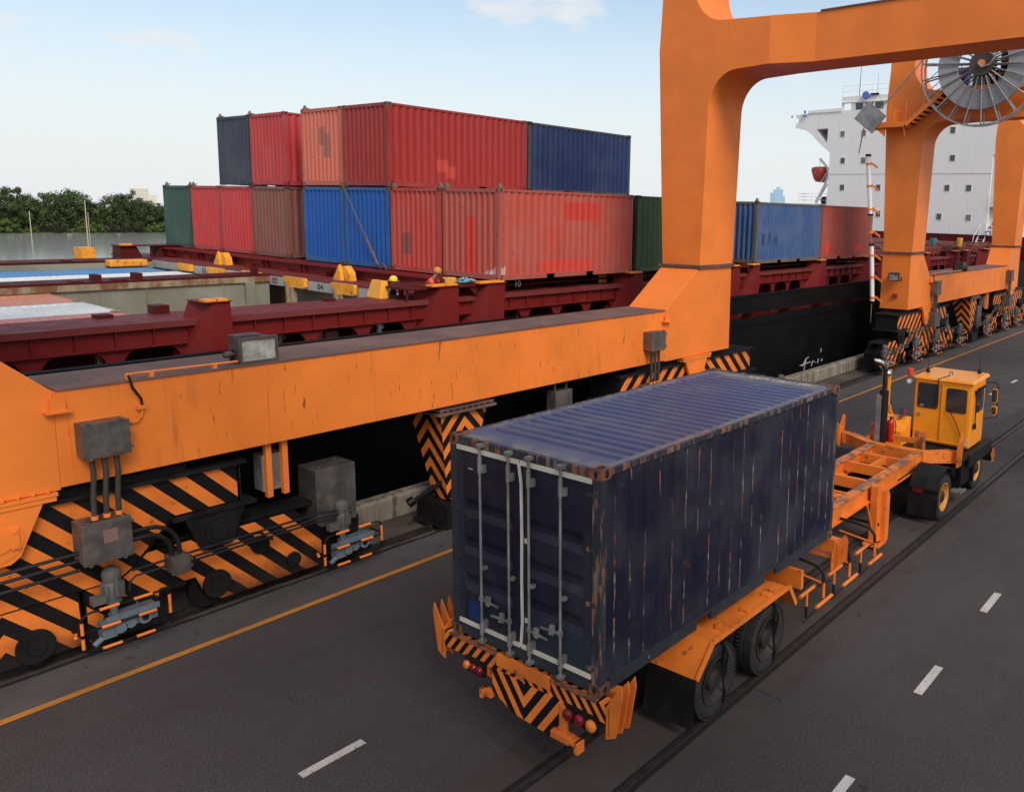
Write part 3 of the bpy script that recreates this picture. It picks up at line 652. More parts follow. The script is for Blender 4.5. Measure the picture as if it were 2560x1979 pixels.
    for k in range(6): b.tube([(x_-.9, -1.9-.68*k, 12.1), (x_-.9, -1.9-.68*k, 13.15)], .018, 6)
    b.build('handrail', M_or, c2, smooth=True)
    b = MB(); b.box(x_-.5, x_-.1, -2.75, -2.2, 12.1, 13.05); b.build('blue_cabinet', plain('blue_paint', (.02, .06, .42), .5), c2)
    # white cable tube with brackets down the leg corner
    seg = [(15.56, 9.55, 15.30, 6.95), (15.16, 5.50, 14.98, 2.95)]
    for (y0, z0, y1, z1) in seg:
        b = MB(); b.cyl((x_-.3, y0-14.05, z0), (x_-.3, y1-14.05, z1), .105, n=14); t_ = b.build('cable_tube', M_white, c2, smooth=True)
        b = MB(); b.cyl((x_-.3, y0-14.05, z0+.10), (x_-.3, y0-14.05, z0), .13, n=12); b.cyl((x_-.3, y1-14.05, z1), (x_-.3, y1-14.05, z1-.08), .13, n=12); b.build('tube_collar', M_black2, t_)
    b = MB()
    b.tube([(x_-.3, 15.30-14.05, 6.95), (x_-.3, 15.16-14.05, 5.5)], .028, 6); b.tube([(x_-.3, 15.0-14.05, 2.9), (x_-.3, 15.0-14.05, 1.9)], .02, 6); b.build('power_cable', M_galv, c2, smooth=True)
    b = MB()
    for z_ in (9.2, 8.2, 7.15, 6.1, 5.05, 4.05, 3.1):
        yy = (14.95+(z_-2.95)*.093)-14.05; b.prism([(yy+.12, z_+.02), (yy-.15, z_), (yy-.45, z_-.22), (yy-.45, z_-.12), (yy-.12, z_+.10)], 'x', x_-.33, x_-.27); b.cyl((x_-.3, yy, z_-.04), (x_-.3, yy-.004, z_+.06), .125, n=14)
    b.build('tube_bracket', M_or, c2)
    b = MB(); b.box(x_-.10, x_, -.15, .05, 3.18, 3.34); b.cyl((x_-.06, -.02, 3.26), (x_-.14, -.02, 3.26), .06, n=12); b.build('siren', plain('siren_red', (.35, .03, .03), .4), c2)
M_cable = plain('grey_flat_cable', (.42, .41, .42), .5, var=.06, sc=.5)
reel()
# ------------------------------------------------------------------ shipping containers
CL, CW, CH = 6.058, 2.438, 2.591
M_hole = plain('casting_hole_dark', (.006, .006, .006), .9)  # flat dark ellipses paint in the shade of holes that are not cut
def corr(n, p, dep, flat=.56):
    """trapezoid profile: list of (s, d) along s for n pitches p, depth d inward"""
    out = []; fl = p*flat/2; sl = (p-2*fl)/2
    s = 0
    for k in range(n): out += [(s, 0), (s+fl, 0), (s+fl+sl, dep), (s+2*fl+sl, dep), (s+p, 0)][:4]; s += p
    out.append((s, 0)); return out
def wall_x(m, x0, x1, y, z0, z1, inward, pitch=.278, dep=.040):     # corrugated wall in an XZ plane
    n = round((x1-x0)/pitch); pr = corr(n, (x1-x0)/n, dep)
    vs = [(x0+s, y+inward*d, z0) for s, d in pr]+[(x0+s, y+inward*d, z1) for s, d in pr]; k = len(pr)
    m.add(vs, [(i, i+1, k+i+1, k+i) for i in range(k-1)])
def wall_y(m, y0, y1, x, z0, z1, inward, pitch=.247, dep=.055):
    n = round((y1-y0)/pitch); pr = corr(n, (y1-y0)/n, dep)
    vs = [(x+inward*d, y0+s, z0) for s, d in pr]+[(x+inward*d, y0+s, z1) for s, d in pr]; k = len(pr)
    m.add(vs, [(i, i+1, k+i+1, k+i) for i in range(k-1)])
def casting(m, cx, cy, cz, sx, sy, top):
    a, b_, h = .178, .162, .118
    x0, x1 = (cx, cx+a) if sx > 0 else (cx-a, cx); y0, y1 = (cy, cy+b_) if sy > 0 else (cy-b_, cy); z0 = cz-h if top else cz
    m.box(x0, x1, y0, y1, z0, z0+h)
    fx = x0 if sx > 0 else x1; fy = y0 if sy > 0 else y1; mx_, my, mz = (x0+x1)/2, (y0+y1)/2, z0+h/2
    def ell(c, u, v, ru, rv):
        n = 12; vs = [tuple(c[i]+u[i]*ru*math.cos(2*math.pi*k/n)+v[i]*rv*math.sin(2*math.pi*k/n) for i in range(3)) for k in range(n)]; m.add(vs, [tuple(range(n))], 1)
    e = .0025
    ell((fx-sx*e, my, mz), (0,1,0), (0,0,1), .026, .042); ell((mx_, fy-sy*e, mz), (1,0,0), (0,0,1), .030, .044)
    if top: ell((mx_, my, z0+h+e), (1,0,0), (0,1,0), .062, .032)
def container(name, label, mats, loc, rot=(0,0,0), doors=False, group=None, detail=True):
    """mats: dict wall, frame, cast, roof"""
    root = empty(name, loc, rot); tag(root, label, 'container', group)
    g = mats; p = .10
    m = MB()
    for x0, x1 in ((.003, p), (CL-p, CL-.003)):
        for y0, y1 in ((.003, .13), (CW-.13, CW-.003)):
            m.box(x0, x1, y0, y1, .118, CH-.118)
    for y0, y1 in ((.004, .06), (CW-.06, CW-.004)):
        m.box(.178, CL-.178, y0, y1, CH-.085, CH-.018)
    for y0, y1 in ((.004, .055), (CW-.055, CW-.004)):         # bottom rails with fork pockets
        for xa, xb in ((.178, 1.95), (2.30, 3.75), (4.10, CL-.178)): m.box(xa, xb, y0, y1, .015, .165)
        m.box(1.95, 2.30, y0+.004, y1-.004, .130, .165); m.box(3.75, 4.10, y0+.004, y1-.004, .130, .165)
    for x0, x1 in ((.006, .07), (CL-.07, CL-.006)):
        m.box(x0, x1, .162, CW-.162, CH-.115, CH-.012); m.box(x0, x1, .162, CW-.162, .02, .17)
    m.build('frame', g['frame'], root, bevel=.004 if detail else 0)
    for cx, sx in ((0, 1), (CL, -1)):
        for cy, sy in ((0, 1), (CW, -1)):
            for cz, top in ((0, False), (CH, True)):
                m = MB(); casting(m, cx, cy, cz, sx, sy, top); m.build('corner_casting', [g['cast'], M_hole], root)
    for y, s_ in ((.012, 1), (CW-.012, -1)):
        m = MB(); wall_x(m, p, CL-p, y, .165, CH-.085, s_); m.build('side_wall', g['wall'], root)
    m = MB(); wall_y(m, .13, CW-.13, CL-.014, .17, CH-.115, -1); m.build('end_wall', g['wall'], root)
    if not doors: m = MB(); wall_y(m, .13, CW-.13, .014, .17, CH-.115, 1); m.build('end_wall', g['wall'], root)
    m = MB(); m.box(.03, CL-.03, .05, CW-.05, .12, .16); m.build('floor', M_black2, root)
    m = MB()       # roof, ribs run across
    x0, x1 = .40, CL-.40; n = 25; pr = corr(n, (x1-x0)/n, .034, .74)
    y0, y1 = .06, CW-.06; ya, yb = .16, CW-.16; zr = CH-.022
    k = len(pr)
    for (q0, q1, d0, d1) in ((y0, ya, 0, 0), (yb, y1, 0, 0)): m.box(.06, CL-.06, q0, q1, zr-.02, zr)
    m.box(.06, x0, ya, yb, zr-.02, zr); m.box(x1, CL-.06, ya, yb, zr-.02, zr)
    vs = []
    for s_, d in pr: vs += [(x0+s_, ya, zr), (x0+s_, ya+.05, zr-d), (x0+s_, yb-.05, zr-d), (x0+s_, yb, zr)]
    m.add(vs, [(i*4+j, (i+1)*4+j, (i+1)*4+j+1, i*4+j+1) for i in range(k-1) for j in range(3)])
    m.build('roof', g['roof'], root)
    return root
def wall_paint(name, col, patches=(), rust=.3, streak=.3, fade=.4, chips=0., chipcol=(.30, .11, .04), rough=.5, splash=False):
    nt = NT(name); c = weather(nt, col, rust, streak, fade)
    o = nt.xyz()
    def inr(v, a, b_):
        return nt.math('MULTIPLY', nt.math('GREATER_THAN', v, a), nt.math('LESS_THAN', v, b_))
    for (pc, ax, a0, a1, z0, z1, st) in patches:
        f = nt.math('MULTIPLY', inr(o['XY'.index(ax)], a0, a1), inr(o['Z'], z0, z1))
        if ax == 'X': f = nt.math('MULTIPLY', f, nt.math('LESS_THAN', o['Y'], .3))
        else: f = nt.math('MULTIPLY', f, nt.math('LESS_THAN', o['X'], .3))
        c = nt.mix(nt.math('MULTIPLY', f, st), c, pc)
    if splash:
        f = nt.math('MULTIPLY', nt.ramp(nt.math('ADD', nt.math('ADD', o['Z'], nt.math('MULTIPLY', o['Y'], .35)), nt.math('MULTIPLY', nt.noise(5, 4, .6, st=(1, 2, .5)), .6)), .74, .66), nt.math('LESS_THAN', o['X'], .3))
        c = nt.mix(nt.math('MULTIPLY', f, .8), c, (.55, .50, .47))
    if chips:
        # paint scraped off the outer ribs in vertical runs
        pit = 5.858/21; ph = nt.math('FRACT', nt.math('DIVIDE', nt.math('ADD', o['X'], -.10+.09+10*pit), pit)); run = nt.math('MULTIPLY', nt.math('LESS_THAN', ph, .10), nt.ramp(nt.noise(1.9, 2, .5, st=(3.6, 1, .5)), .44, .54)); fine = nt.ramp(nt.noise(22, 4, .7, st=(2.5, 1.6, .30)), .45, .55)
        zz = nt.ramp(nt.noise(2.3, 3, .6, st=(1, 1, .8)), .38, .50)
        f = nt.math('MULTIPLY', nt.math('MULTIPLY', run, fine), nt.math('MULTIPLY', zz, chips))
        c = nt.mix(f, c, nt.mix(nt.ramp(nt.noise(5, 3), .45, .6), chipcol, (.42, .34, .30)))
    nt.bump(nt.noise(2.2, 4), .18, .02)
    return nt.fin(c, rough, 0, .4)
def cmats(tagname, col, cast=None, frame=None, roof=None, **k):
    w = wall_paint(tagname+'_wall_paint', col, **k)
    return dict(wall=w, frame=paint(tagname+'_frame_paint', frame or mul(col, .95), .55, .45, .4, .35), cast=paint(tagname+'_casting', cast or mul(col, .55), .65, .8, .4, .3), roof=paint(tagname+'_roof_paint', roof or mul(col, 1.2), .5, .25, .1, .5))
# the blue container on the trailer
TRX, TRY, TPSI = 6.4245, 5.4422, .0107
NAVY = (.0055, .0075, .026)
def casting_rust():
    nt = NT('rusty_corner_casting'); c = nt.mix(nt.ramp(nt.noise(6, 6, .7), .35, .6), (.33, .10, .035), (.08, .045, .035)); nt.bump(nt.noise(12, 5), .4, .01); return nt.fin(c, .8)
def post_mat():
    nt = NT('scraped_navy_frame'); c = nt.mix(nt.ramp(nt.noise(1.2, 4), .3, .7), (.016, .022, .034), (.026, .036, .044)); o = nt.xyz()
    f = nt.ramp(nt.noise(4.5, 6, .7, st=(2.2, 2.2, .35)), .50, .58, 0, .95); f2 = nt.math('MULTIPLY', f, nt.math('GREATER_THAN', nt.math('ADD', nt.math('MULTIPLY', nt.math('LESS_THAN', o['Y'], .2), nt.math('ADD', nt.math('LESS_THAN', o['X'], .14), nt.math('GREATER_THAN', o['X'], CL-.12))), nt.math('GREATER_THAN', o['Z'], CH-.13)), .5))
    c = nt.mix(f2, c, nt.mix(nt.ramp(nt.noise(7, 4), .4, .6), (.30, .095, .035), (.22, .15, .12)))
    c = nt.mix(nt.ramp(nt.noise(9, 5, .7), .64, .68), c, (.25, .17, .14)); nt.bump(nt.noise(10, 5), .3, .01); return nt.fin(c, .6)
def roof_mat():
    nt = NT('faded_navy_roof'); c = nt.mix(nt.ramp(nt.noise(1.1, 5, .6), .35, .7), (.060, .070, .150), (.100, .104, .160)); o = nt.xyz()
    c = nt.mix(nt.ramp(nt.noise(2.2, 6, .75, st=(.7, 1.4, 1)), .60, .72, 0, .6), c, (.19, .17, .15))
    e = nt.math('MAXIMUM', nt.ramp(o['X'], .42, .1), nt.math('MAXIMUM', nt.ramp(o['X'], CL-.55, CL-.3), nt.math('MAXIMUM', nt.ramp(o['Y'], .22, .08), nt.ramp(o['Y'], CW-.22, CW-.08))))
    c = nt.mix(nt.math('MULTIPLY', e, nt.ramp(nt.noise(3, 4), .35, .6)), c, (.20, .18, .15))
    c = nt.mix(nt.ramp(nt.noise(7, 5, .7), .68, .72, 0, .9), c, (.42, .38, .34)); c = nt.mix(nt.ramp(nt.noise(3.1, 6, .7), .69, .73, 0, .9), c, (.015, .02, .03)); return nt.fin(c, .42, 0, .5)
M_rustc = casting_rust(); M_post = post_mat(); M_nroof = roof_mat()
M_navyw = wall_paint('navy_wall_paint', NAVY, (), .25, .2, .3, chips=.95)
M_navyd = wall_paint('navy_door_paint', (.0055, .0075, .022), (((.006, .035, .14), 'Y', 1.88, 2.15, .26, .50, .9), ((.025, .04, .052), 'Y', .12, 1.2, .17, .62, .55), ((.02, .034, .045), 'Y', 2.2, 2.33, .17, 2.4, .6)), .12, .12, .2)
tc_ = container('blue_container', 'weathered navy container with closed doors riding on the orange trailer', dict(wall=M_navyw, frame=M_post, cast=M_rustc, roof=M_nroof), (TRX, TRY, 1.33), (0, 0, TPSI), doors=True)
M_gask = plain('white_door_gasket', (.62, .58, .47), .6, var=.1)
for side, (y0, y1) in enumerate(((.135, CW/2-.012), (CW/2+.012, CW-.135))):
    m = MB(); zs = [(.175, .80), (.80, 1.28), (1.28, 1.76), (1.76, 2.46)]
    zlist = [.172, .62, .71, .78, .86, 1.10, 1.19, 1.26, 1.34, 1.58, 1.67, 1.74, 1.82, 2.47]
    dep =   [0, 0, .035, .035, 0, 0, .035, .035, 0, 0, .035, .035, 0, 0]
    ya, yb = y0+.12, y1-.10
    vs = []
    for z_, d in zip(zlist, dep): vs += [(.012, ya, z_), (.012+d, ya+.02, z_), (.012+d, yb-.02, z_), (.012, yb, z_)]
    k = len(zlist); m.add(vs, [(i*4+j, (i+1)*4+j, (i+1)*4+j+1, i*4+j+1) for i in range(k-1) for j in range(3)])
    m.box(.006, .05, y0, ya, .172, 2.47); m.box(.006, .05, yb, y1, .172, 2.47)
    d = m.build('door', M_navyd, tc_)
    m = MB(); z0, z1 = .205, 2.445
    m.box(-.010, .006, y0, y1, z1-.025, z1+.03); m.box(-.010, .006, y0, y1, z0-.03, z0+.025)
    if side == 1: m.tube([(-.004, CW/2+.015, z1), (-.012, CW/2-.03, 2.2), (-.010, CW/2-.035, 1.6), (-.012, CW/2-.03, 1.05), (-.006, CW/2-.03, .5), (-.004, CW/2, z0)], .020, 6)
    m.build('gasket', M_gask, d)
    ro = (.55, 1.04) if side == 0 else (1.37, 1.85)
    for yr, hd in zip(ro, ((1, .60), (1, .72)) if side == 0 else ((-1, .68), (1, .74))):
        m = MB(); m.cyl((-.045, yr, .06), (-.045, yr, 2.54), .017, n=10)
        for z_ in (2.54, .07): m.box(-.075, .004, yr-.035, yr+.035, z_-.02, z_+.02)
        m.cyl((-.045, yr, 2.20), (-.045, yr, 2.40), .028, n=10); m.cyl((-.045, yr, .16), (-.045, yr, .30), .028, n=10)
        for z_ in (2.26, 1.02, .30): m.box(-.05, .004, yr-.065, yr-.018, z_-.045 if z_ != 1.02 else z_-.02, z_+.045 if z_ != 1.02 else z_+.02)
        b_ = m.build('locking_bar', M_galv, d, smooth=True)
        s_ = -1 if yr in (1.04, 1.85) else 1
        z_ = .58 if yr in (1.85, 1.04) else .40 if yr == 1.37 else .55
        z_ = {1.85: .62, 1.37: .48, 1.04: .48, .55: .60}[yr]
        m = MB(); m.beam((-.055, yr, z_), (-.055, yr+s_*.30, z_-.02), .012, .026); m.box(-.07, -.03, yr+s_*.12-.03, yr+s_*.12+.03, z_-.05, z_+.06); m.cyl((-.08, yr+s_*.14, z_-.04), (-.03, yr+s_*.14, z_-.04), .014, n=8)
        m.box(-.06, -.03, yr-.03, yr+.03, z_-.03, z_+.03); m.build('door_handle', M_galv, d)
m = MB()
for z_ in (2.30, 1.68, 1.05, .30):
    for y0, y1 in ((.07, .20), (CW-.20, CW-.07)): m.box(-.012, .006, y0, y1, z_-.022, z_+.022)
m.build('hinge', M_post, tc_)
m = MB(); m.box(-.006, .0, 1.10, 1.15, 1.50, 1.56); m.box(-.006, 0, 1.08, 1.15, .52, .58); m.box(-.006, 0, 2.02, 2.10, 2.20, 2.212); m.build('sticker', plain('pale_sticker', (.55, .55, .52), .6), tc_)
text_mesh('roof_marking', '0 310 420 1 : M6', .16, plain('worn_white_lettering', (.52, .47, .38), .7, var=.4, sc=20), tc_, (CL-.24, .98, CH-.018), (0, 0, R(-90)), .002, 1.05)
# ------------------------------------------------------------------ trailer (local frame: x forward, y to the left, z from the ground)
tr = empty('container_trailer', (TRX, TRY, 0), (0, 0, TPSI)); tag(tr, 'orange skeletal trailer with black and orange striped tail under the navy container', 'trailer')
def trailer_orange():
    nt = NT('trailer_orange_paint'); c = nt.mix(nt.ramp(nt.noise(1.5, 4), .3, .75), (.88, .225, .028), (.62, .15, .022))
    c = nt.mix(nt.ramp(nt.noise(5, 6, .7), .60, .66, 0, .8), c, (.13, .05, .03)); c = nt.mix(nt.ramp(nt.noise(2, 5, .6, st=(1, 1, .4)), .6, .75, 0, .4), c, (.06, .03, .02)); return nt.fin(c, .45)
M_tor = trailer_orange()
def scuffed_top():
    nt = NT('scuffed_flange_top'); c = nt.mix(nt.ramp(nt.noise(3.2, 6, .7), .42, .58), (.16, .10, .075), (.75, .20, .03)); return nt.fin(c, .55)
M_scuff = scuffed_top()
for yc in (.66, 1.78):
    m = MB(); m.box(-.02, 12.35, yc-.012, yc+.012, .97, 1.30); m.box(-.02, 12.35, yc-.09, yc+.09, .95, .975)
    bm_ = m.build('main_beam', M_tor, tr)
    m = MB(); m.box(-.02, 12.35, yc-.10, yc+.10, 1.30, 1.325); m.build('top_flange', M_scuff, bm_)
m = MB()
for xc in (1.0, 3.0, 5.0, 6.6, 7.45, 9.6, 10.7, 11.6): m.box(xc-.05, xc+.05, .68, 1.76, 1.05, 1.27)
m.cyl((8.5, .68, 1.16), (8.5, 1.76, 1.16), .085, n=16); m.cyl((9.0, .68, 1.1), (9.0, 1.76, 1.1), .03, n=8)
m.beam((10.7, 1.2, 1.18), (11.6, 1.2, 1.18), .10, .14); m.build_each('cross_member', M_tor, tr)
# front V bolster
m = MB()
m.box(12.3, 12.52, .55, 1.90, 1.08, 1.325)
m.prism([(12.25, .66), (12.50, .66), (12.98, .20), (12.98, .02), (12.80, .02)], 'z', 1.05, 1.32); m.prism([(12.25, 1.78), (12.50, 1.78), (12.98, 2.44), (12.98, 2.64), (12.80, 2.64)], 'z', 1.05, 1.32)
m.box(12.80, 13.0, -.08, .04, 1.05, 1.33); m.box(12.80, 13.0, 2.62, 2.76, 1.05, 1.33); m.build('front_bolster', M_tor, tr, bevel=.006)
m = MB()
for ys, s_ in ((-.08, -1), (2.80, 1)):
    m.prism([(12.72, .98), (13.02, .98), (13.08, 1.72), (12.96, 1.76), (12.74, 1.42)], 'y', ys, ys+s_*.03); m.prism([(ys, 1.0), (ys+s_*.10, 1.05), (ys+s_*.14, 1.7), (ys, 1.5)], 'x', 12.70, 12.73)
m.build('guide_plate', M_tor, tr)
for yc in (.88, 1.98):
    m = MB(); m.box(12.98, 13.02, yc-.13, yc+.13, 1.0, 1.64); m.box(12.86, 12.98, yc-.12, yc-.09, 1.0, 1.55); m.build('stop_block', M_scuff, tr)
m = MB(); m.box(12.97, 13.05, .78, 2.06, 1.32, 1.44); m.box(12.97, 13.05, .78, 2.06, 1.02, 1.12); m.build('stop_crossbar', M_tor, tr)
# landing legs
for y0 in (.42, 1.90):
    m = MB(); m.box(9.20, 9.42, y0, y0+.14, .12, 1.30); m.prism([(y0-.1, .1), (y0+.24, .1), (y0+.24, 1.02), (y0+.12, 1.18), (y0-.1, 1.18)], 'x', 9.42, 9.46)
    m.prism([(9.44, .10), (9.64, .10), (9.64, 1.05), (9.55, 1.18), (9.44, 1.22)], 'y', y0-.10, y0-.07); m.box(9.12, 9.55, y0-.1, y0+.24, .06, .10); m.beam((8.9, y0+.1, 1.0), (9.25, y0+.1, .35), .04, .04)
    m.build('landing_leg', M_tor, tr)
m = MB(); m.cyl((9.3, .4, .5), (9.3, 2.0, .5), .03, n=8); m.build('leg_shaft', M_black2, tr)
# tail
M_tail = stripes('tail_chevrons', -1.35, 1, .30, .48, .10, 'y', mirror=1.12, dirt=False)
M_tails = stripes('tail_bar_stripes', 1.25, 1, .19, .5, .0, 'y', mirror=1.20, dirt=False)
m = MB(); m.box(-.05, .10, -.12, 2.55, 1.10, 1.315); m.build('tail_bar', M_tails, tr)
m = MB(); m.box(-.07, -.005, .0, 2.44, 1.30, 1.325); m.build('tail_bar_lip', M_rustc, tr)
m = MB(); m.prism([(.52, 1.12), (1.66, 1.12), (1.66, .82), (1.30, .66), (.66, .62), (.52, .66)], 'x', -.062, -.046); m.build('striped_tail_plate', M_tail, tr)
m = MB(); m.box(-.085, -.04, .70, 1.56, 1.20, 1.345); m.build('registration_panel', M_tor, tr)
m = MB(); m.box(-.09, -.02, .44, .53, .72, 1.1); m.prism([(.34, .68), (.62, .68), (.62, .77), (.34, .77)], 'x', -.14, -.02); m.box(-.14, -.02, .22, .34, .70, .76); m.box(-.14, -.02, .20, .26, .62, .76); m.build('tow_hook', M_tor, tr, bevel=.008)
m = MB(); m.box(-.09, -.02, 1.66, 1.76, .72, .82); m.box(-.09, -.02, 1.72, 1.86, .72, .78); m.box(-.09, -.02, 1.82, 1.87, .66, .78); m.build('tow_hook', M_tor, tr, bevel=.008)
m = MB()
for ys, s_ in ((-.13, -1), (2.56, 1)):
    for k in range(3): m.prism([(ys, .92), (ys+s_*.13, .98), (ys+s_*.22, 1.50), (ys+s_*.20, 1.62), (ys, 1.30)], 'x', -.05+.12*k, -.03+.12*k)
    m.prism([(-.05, .98), (.24, 1.02), (.24, 1.45), (-.05, 1.3)], 'y', ys+s_*.03, ys+s_*.05)
m.build_each('guide_plate', M_tor, tr, group=4)
M_lr = plain('red_lens', (.16, .008, .015), .12, var=.2); M_la = plain('amber_lens', (.75, .20, .03), .15, var=.15)
for (ya, yb) in ((-.02, .46), (1.80, 2.14)):
    m = MB(); m.box(-.075, -.02, ya, yb, .93, 1.13); lb = m.build('light_bracket', M_black2, tr)
    seq = ((ya+.07, M_la), (ya+(yb-ya)*.5, M_lr), (yb-.07, M_lr)) if ya < 1 else ((yb-.05, M_la), (ya+(yb-ya)*.5, M_lr), (ya+.06, M_lr))
    for yy, mt in seq:
        m = MB(); rr_ = .072 if ya < 1 else .055; m.lathe([(rr_, -.005), (rr_*.98, -.03), (rr_*.7, -.05), (0.001, -.058)], 'x', (-.075, yy, 1.02), 20); m.build('tail_light', mt, lb, smooth=True)
# fenders, wheels
m = MB(); fp = [(1.72, .80), (2.10, 1.16), (4.22, 1.16), (4.46, .80)]
for i in range(3):
    (xa, za), (xb, zb) = fp[i], fp[i+1]; m.add([(xa, -.16, za), (xb, -.16, zb), (xb, .60, zb), (xa, .60, za), (xa, -.16, za-.03), (xb, -.16, zb-.03), (xb, .60, zb-.03), (xa, .60, za-.03)], [(0,1,2,3),(7,6,5,4),(0,4,5,1),(1,5,6,2),(2,6,7,3),(3,7,4,0)])
    m.beam((xa, -.16, za), (xb, -.16, zb), .03, .07)
for xc in (2.55, 3.2, 3.8): m.box(xc-.13, xc+.0, -.10, .02, 1.16, 1.20)
m.build('wheel_fender', M_tor, tr)
m = MB(); m.prism([(1.72, .80), (2.10, 1.16), (4.22, 1.16), (4.46, .80), (4.43, .80), (4.2, 1.13), (2.12, 1.13), (1.75, .80)], 'y', 1.84, 2.60); m.build('wheel_fender', M_tor, tr)
m = MB(); m.add([(1.70, -.16, .80), (1.70, .60, .80), (1.62, .60, .20), (1.62, .56, .16), (1.62, -.12, .16), (1.62, -.16, .20), (1.715, -.16, .80), (1.715, .60, .80), (1.635, .60, .20), (1.635, .56, .16), (1.635, -.12, .16), (1.635, -.16, .20)], [(0,1,2,3,4,5),(11,10,9,8,7,6)]+[(i,(i+1)%6,6+(i+1)%6,6+i) for i in range(6)]); m.build('mud_flap', M_black2, tr)
def tyre_mb(r=.51, w=.26):
    m = MB(); prof = [(r*.60, -w/2+.03), (r*.72, -w/2), (r*.90, -w/2-.005), (r*.975, -w/2+.02), (r, -w/2+.05), (r, w/2-.05), (r*.975, w/2-.02), (r*.90, w/2+.005), (r*.72, w/2), (r*.60, w/2-.03)]
    m.lathe(prof, 'y', (0, 0, 0), 48)
    n = 56
    for k in range(n):
        a = 2*math.pi*k/n; c_, s_ = math.cos(a), math.sin(a)
        for sy in (-1, 1): m.obox(((r-.004)*c_, sy*(w/2-.035), (r-.004)*s_), (c_*.014, 0, s_*.014), (0, .035, 0), (-s_*.016, 0, c_*.016))
    for yy in (-.035, .035): m.lathe([(r-.001, yy-.022), (r+.010, yy-.018), (r+.010, yy+.018), (r-.001, yy+.022)], 'y', (0, 0, 0), 48)
    return m
def rim_mb(r=.31, w=.26, dish=.10):
    m = MB(); m.lathe([(r*1.02, -w/2+.02), (r*1.06, -w/2), (r*.98, -w/2), (r*.93, -w/2+.03), (r*.84, -w/2+dish)], 'y', (0, 0, 0), 36); m.lathe([(r*.84, -w/2+dish), (r*.45, -w/2+dish), (r*.42, -w/2+dish-.07), (r*.30, -w/2+dish-.09), (.001, -w/2+dish-.09)], 'y', (0, 0, 0), 36, 1)
    for k in range(10): a = 2*math.pi*k/10; m.cyl((r*.62*math.cos(a), -w/2+dish-.001, r*.62*math.sin(a)), (r*.62*math.cos(a), -w/2+dish-.03, r*.62*math.sin(a)), .016, n=6)
    return m
ty = tyre_mb(); proto_t = None
def wheel_at(root, x, y, rimmat, face=-1, dish=.10, mess=False):
    global proto_t
    h = empty('wheel', (x, y, .51)); h.parent = root
    if proto_t is None: proto_t = ty.build('tyre', M_tire, h, smooth=True); t = proto_t
    else: t = bpy.data.objects.new('tyre', proto_t.data); COL.objects.link(t); t.parent = h
    r_ = rim_mb(dish=dish).build('rim', [rimmat, M_rimin], h, smooth=True)
    if face > 0: t.rotation_euler = (0, 0, math.pi); r_.rotation_euler = (0, 0, math.pi)
    return h
M_rimin = plain('dark_wheel_centre', (.022, .018, .015), .6, var=.4); M_rimd = plain('dusty_dark_rim', (.030, .026, .024), .6, var=.3); M_rimy = paint('yellow_rim', (.62, .24, .03), .5, .4, .2, .2)
for x in (2.30, 3.72):
    for y, f in ((.03, -1), (.33, 1), (2.10, -1), (2.40, 1)): wheel_at(tr, x, y, M_rimd, f)
    m = MB(); m.cyl((x, .1, .51), (x, 2.3, .51), .07, n=12); m.box(x-.6, x+.6, .58, .70, .62, .72); m.box(x-.6, x+.6, 1.74, 1.86, .62, .72); m.build('axle', M_black2, tr)
    m = MB(); m.tube([(x+.05, -.13, 1.10), (x+.12, -.14, .95), (x+.10, -.13, .6), (x+.18, -.125, .25), (x+.16, -.12, .12)], .018, 6); m.tube([(x+.08, -.14, 1.05), (x+.2, -.15, .8), (x+.13, -.13, .45), (x+.2, -.13, .2)], .014, 6); m.build('rubber_strap', M_black2, tr, smooth=True)
# spare rack guards: bent tubes striped black and orange
for k, xr in enumerate((5.05, 6.10, 7.25)):
    m = MB(); m.tube([(xr+.55, .60, 1.02), (xr+.55, .25, 1.0), (xr+.56, .02, .96), (xr+.56, -.08, .86), (xr+.55, -.10, .70)], .026, 8)
    h = m.build('rack_hoop', M_black2, tr, smooth=True)
    m = MB(); m.cyl((xr+.55, -.10, .72), (xr+.55, -.10, .46), .026, n=8); m.cyl((xr+.55, .60, .78), (xr+.55, -.1, .70), .020, n=8); m.cyl((xr+.25, -.12, .40), (xr+.85, -.12, .40), .030, n=8); m.cyl((xr-.15, -.02, .70), (xr+.38, -.02, .70), .030, n=8); m.cyl((xr+.1, -.02, .68), (xr+.1, -.02, .46), .022, n=8)
    m.build('rack_rail', M_tor, h, smooth=True)
    m = MB(); m.cyl((xr+.1, -.02, .46), (xr+.1, -.02, .26), .023, n=8); m.cyl((xr+.38, -.03, .68), (xr+.9, -.06, .62), .012, n=6); m.cyl((xr-.2, -.12, .32), (xr+.3, -.12, .38), .012, n=6); m.build('rack_foot', M_black2, h, smooth=True)
m = MB()
for k in range(6): m.prism([(-.02, .74), (-.14, .86), (-.15, 1.18), (-.10, 1.30), (-.02, 1.10)], 'x', 6.02+.075*k, 6.035+.075*k)
m.prism([(5.98, .78), (6.42, .82), (6.42, 1.22), (5.98, 1.12)], 'y', -.055, -.04); m.box(6.0, 6.5, -.02, .6, .98, 1.02); m.build('guide_plate', M_tor, tr)
m = MB(); m.box(6.6, 6.68, .1, .6, .72, 1.1); m.box(4.85, 4.93, -.05, .6, .85, 1.15); m.build('bracket', M_tor, tr)
m = MB(); m.box(6.0, 6.12, -.08, 2.5, 1.10, 1.315); m.box(.2, .35, -.05, 2.5, 1.16, 1.315); m.build('cross_bolster', M_tor, tr)
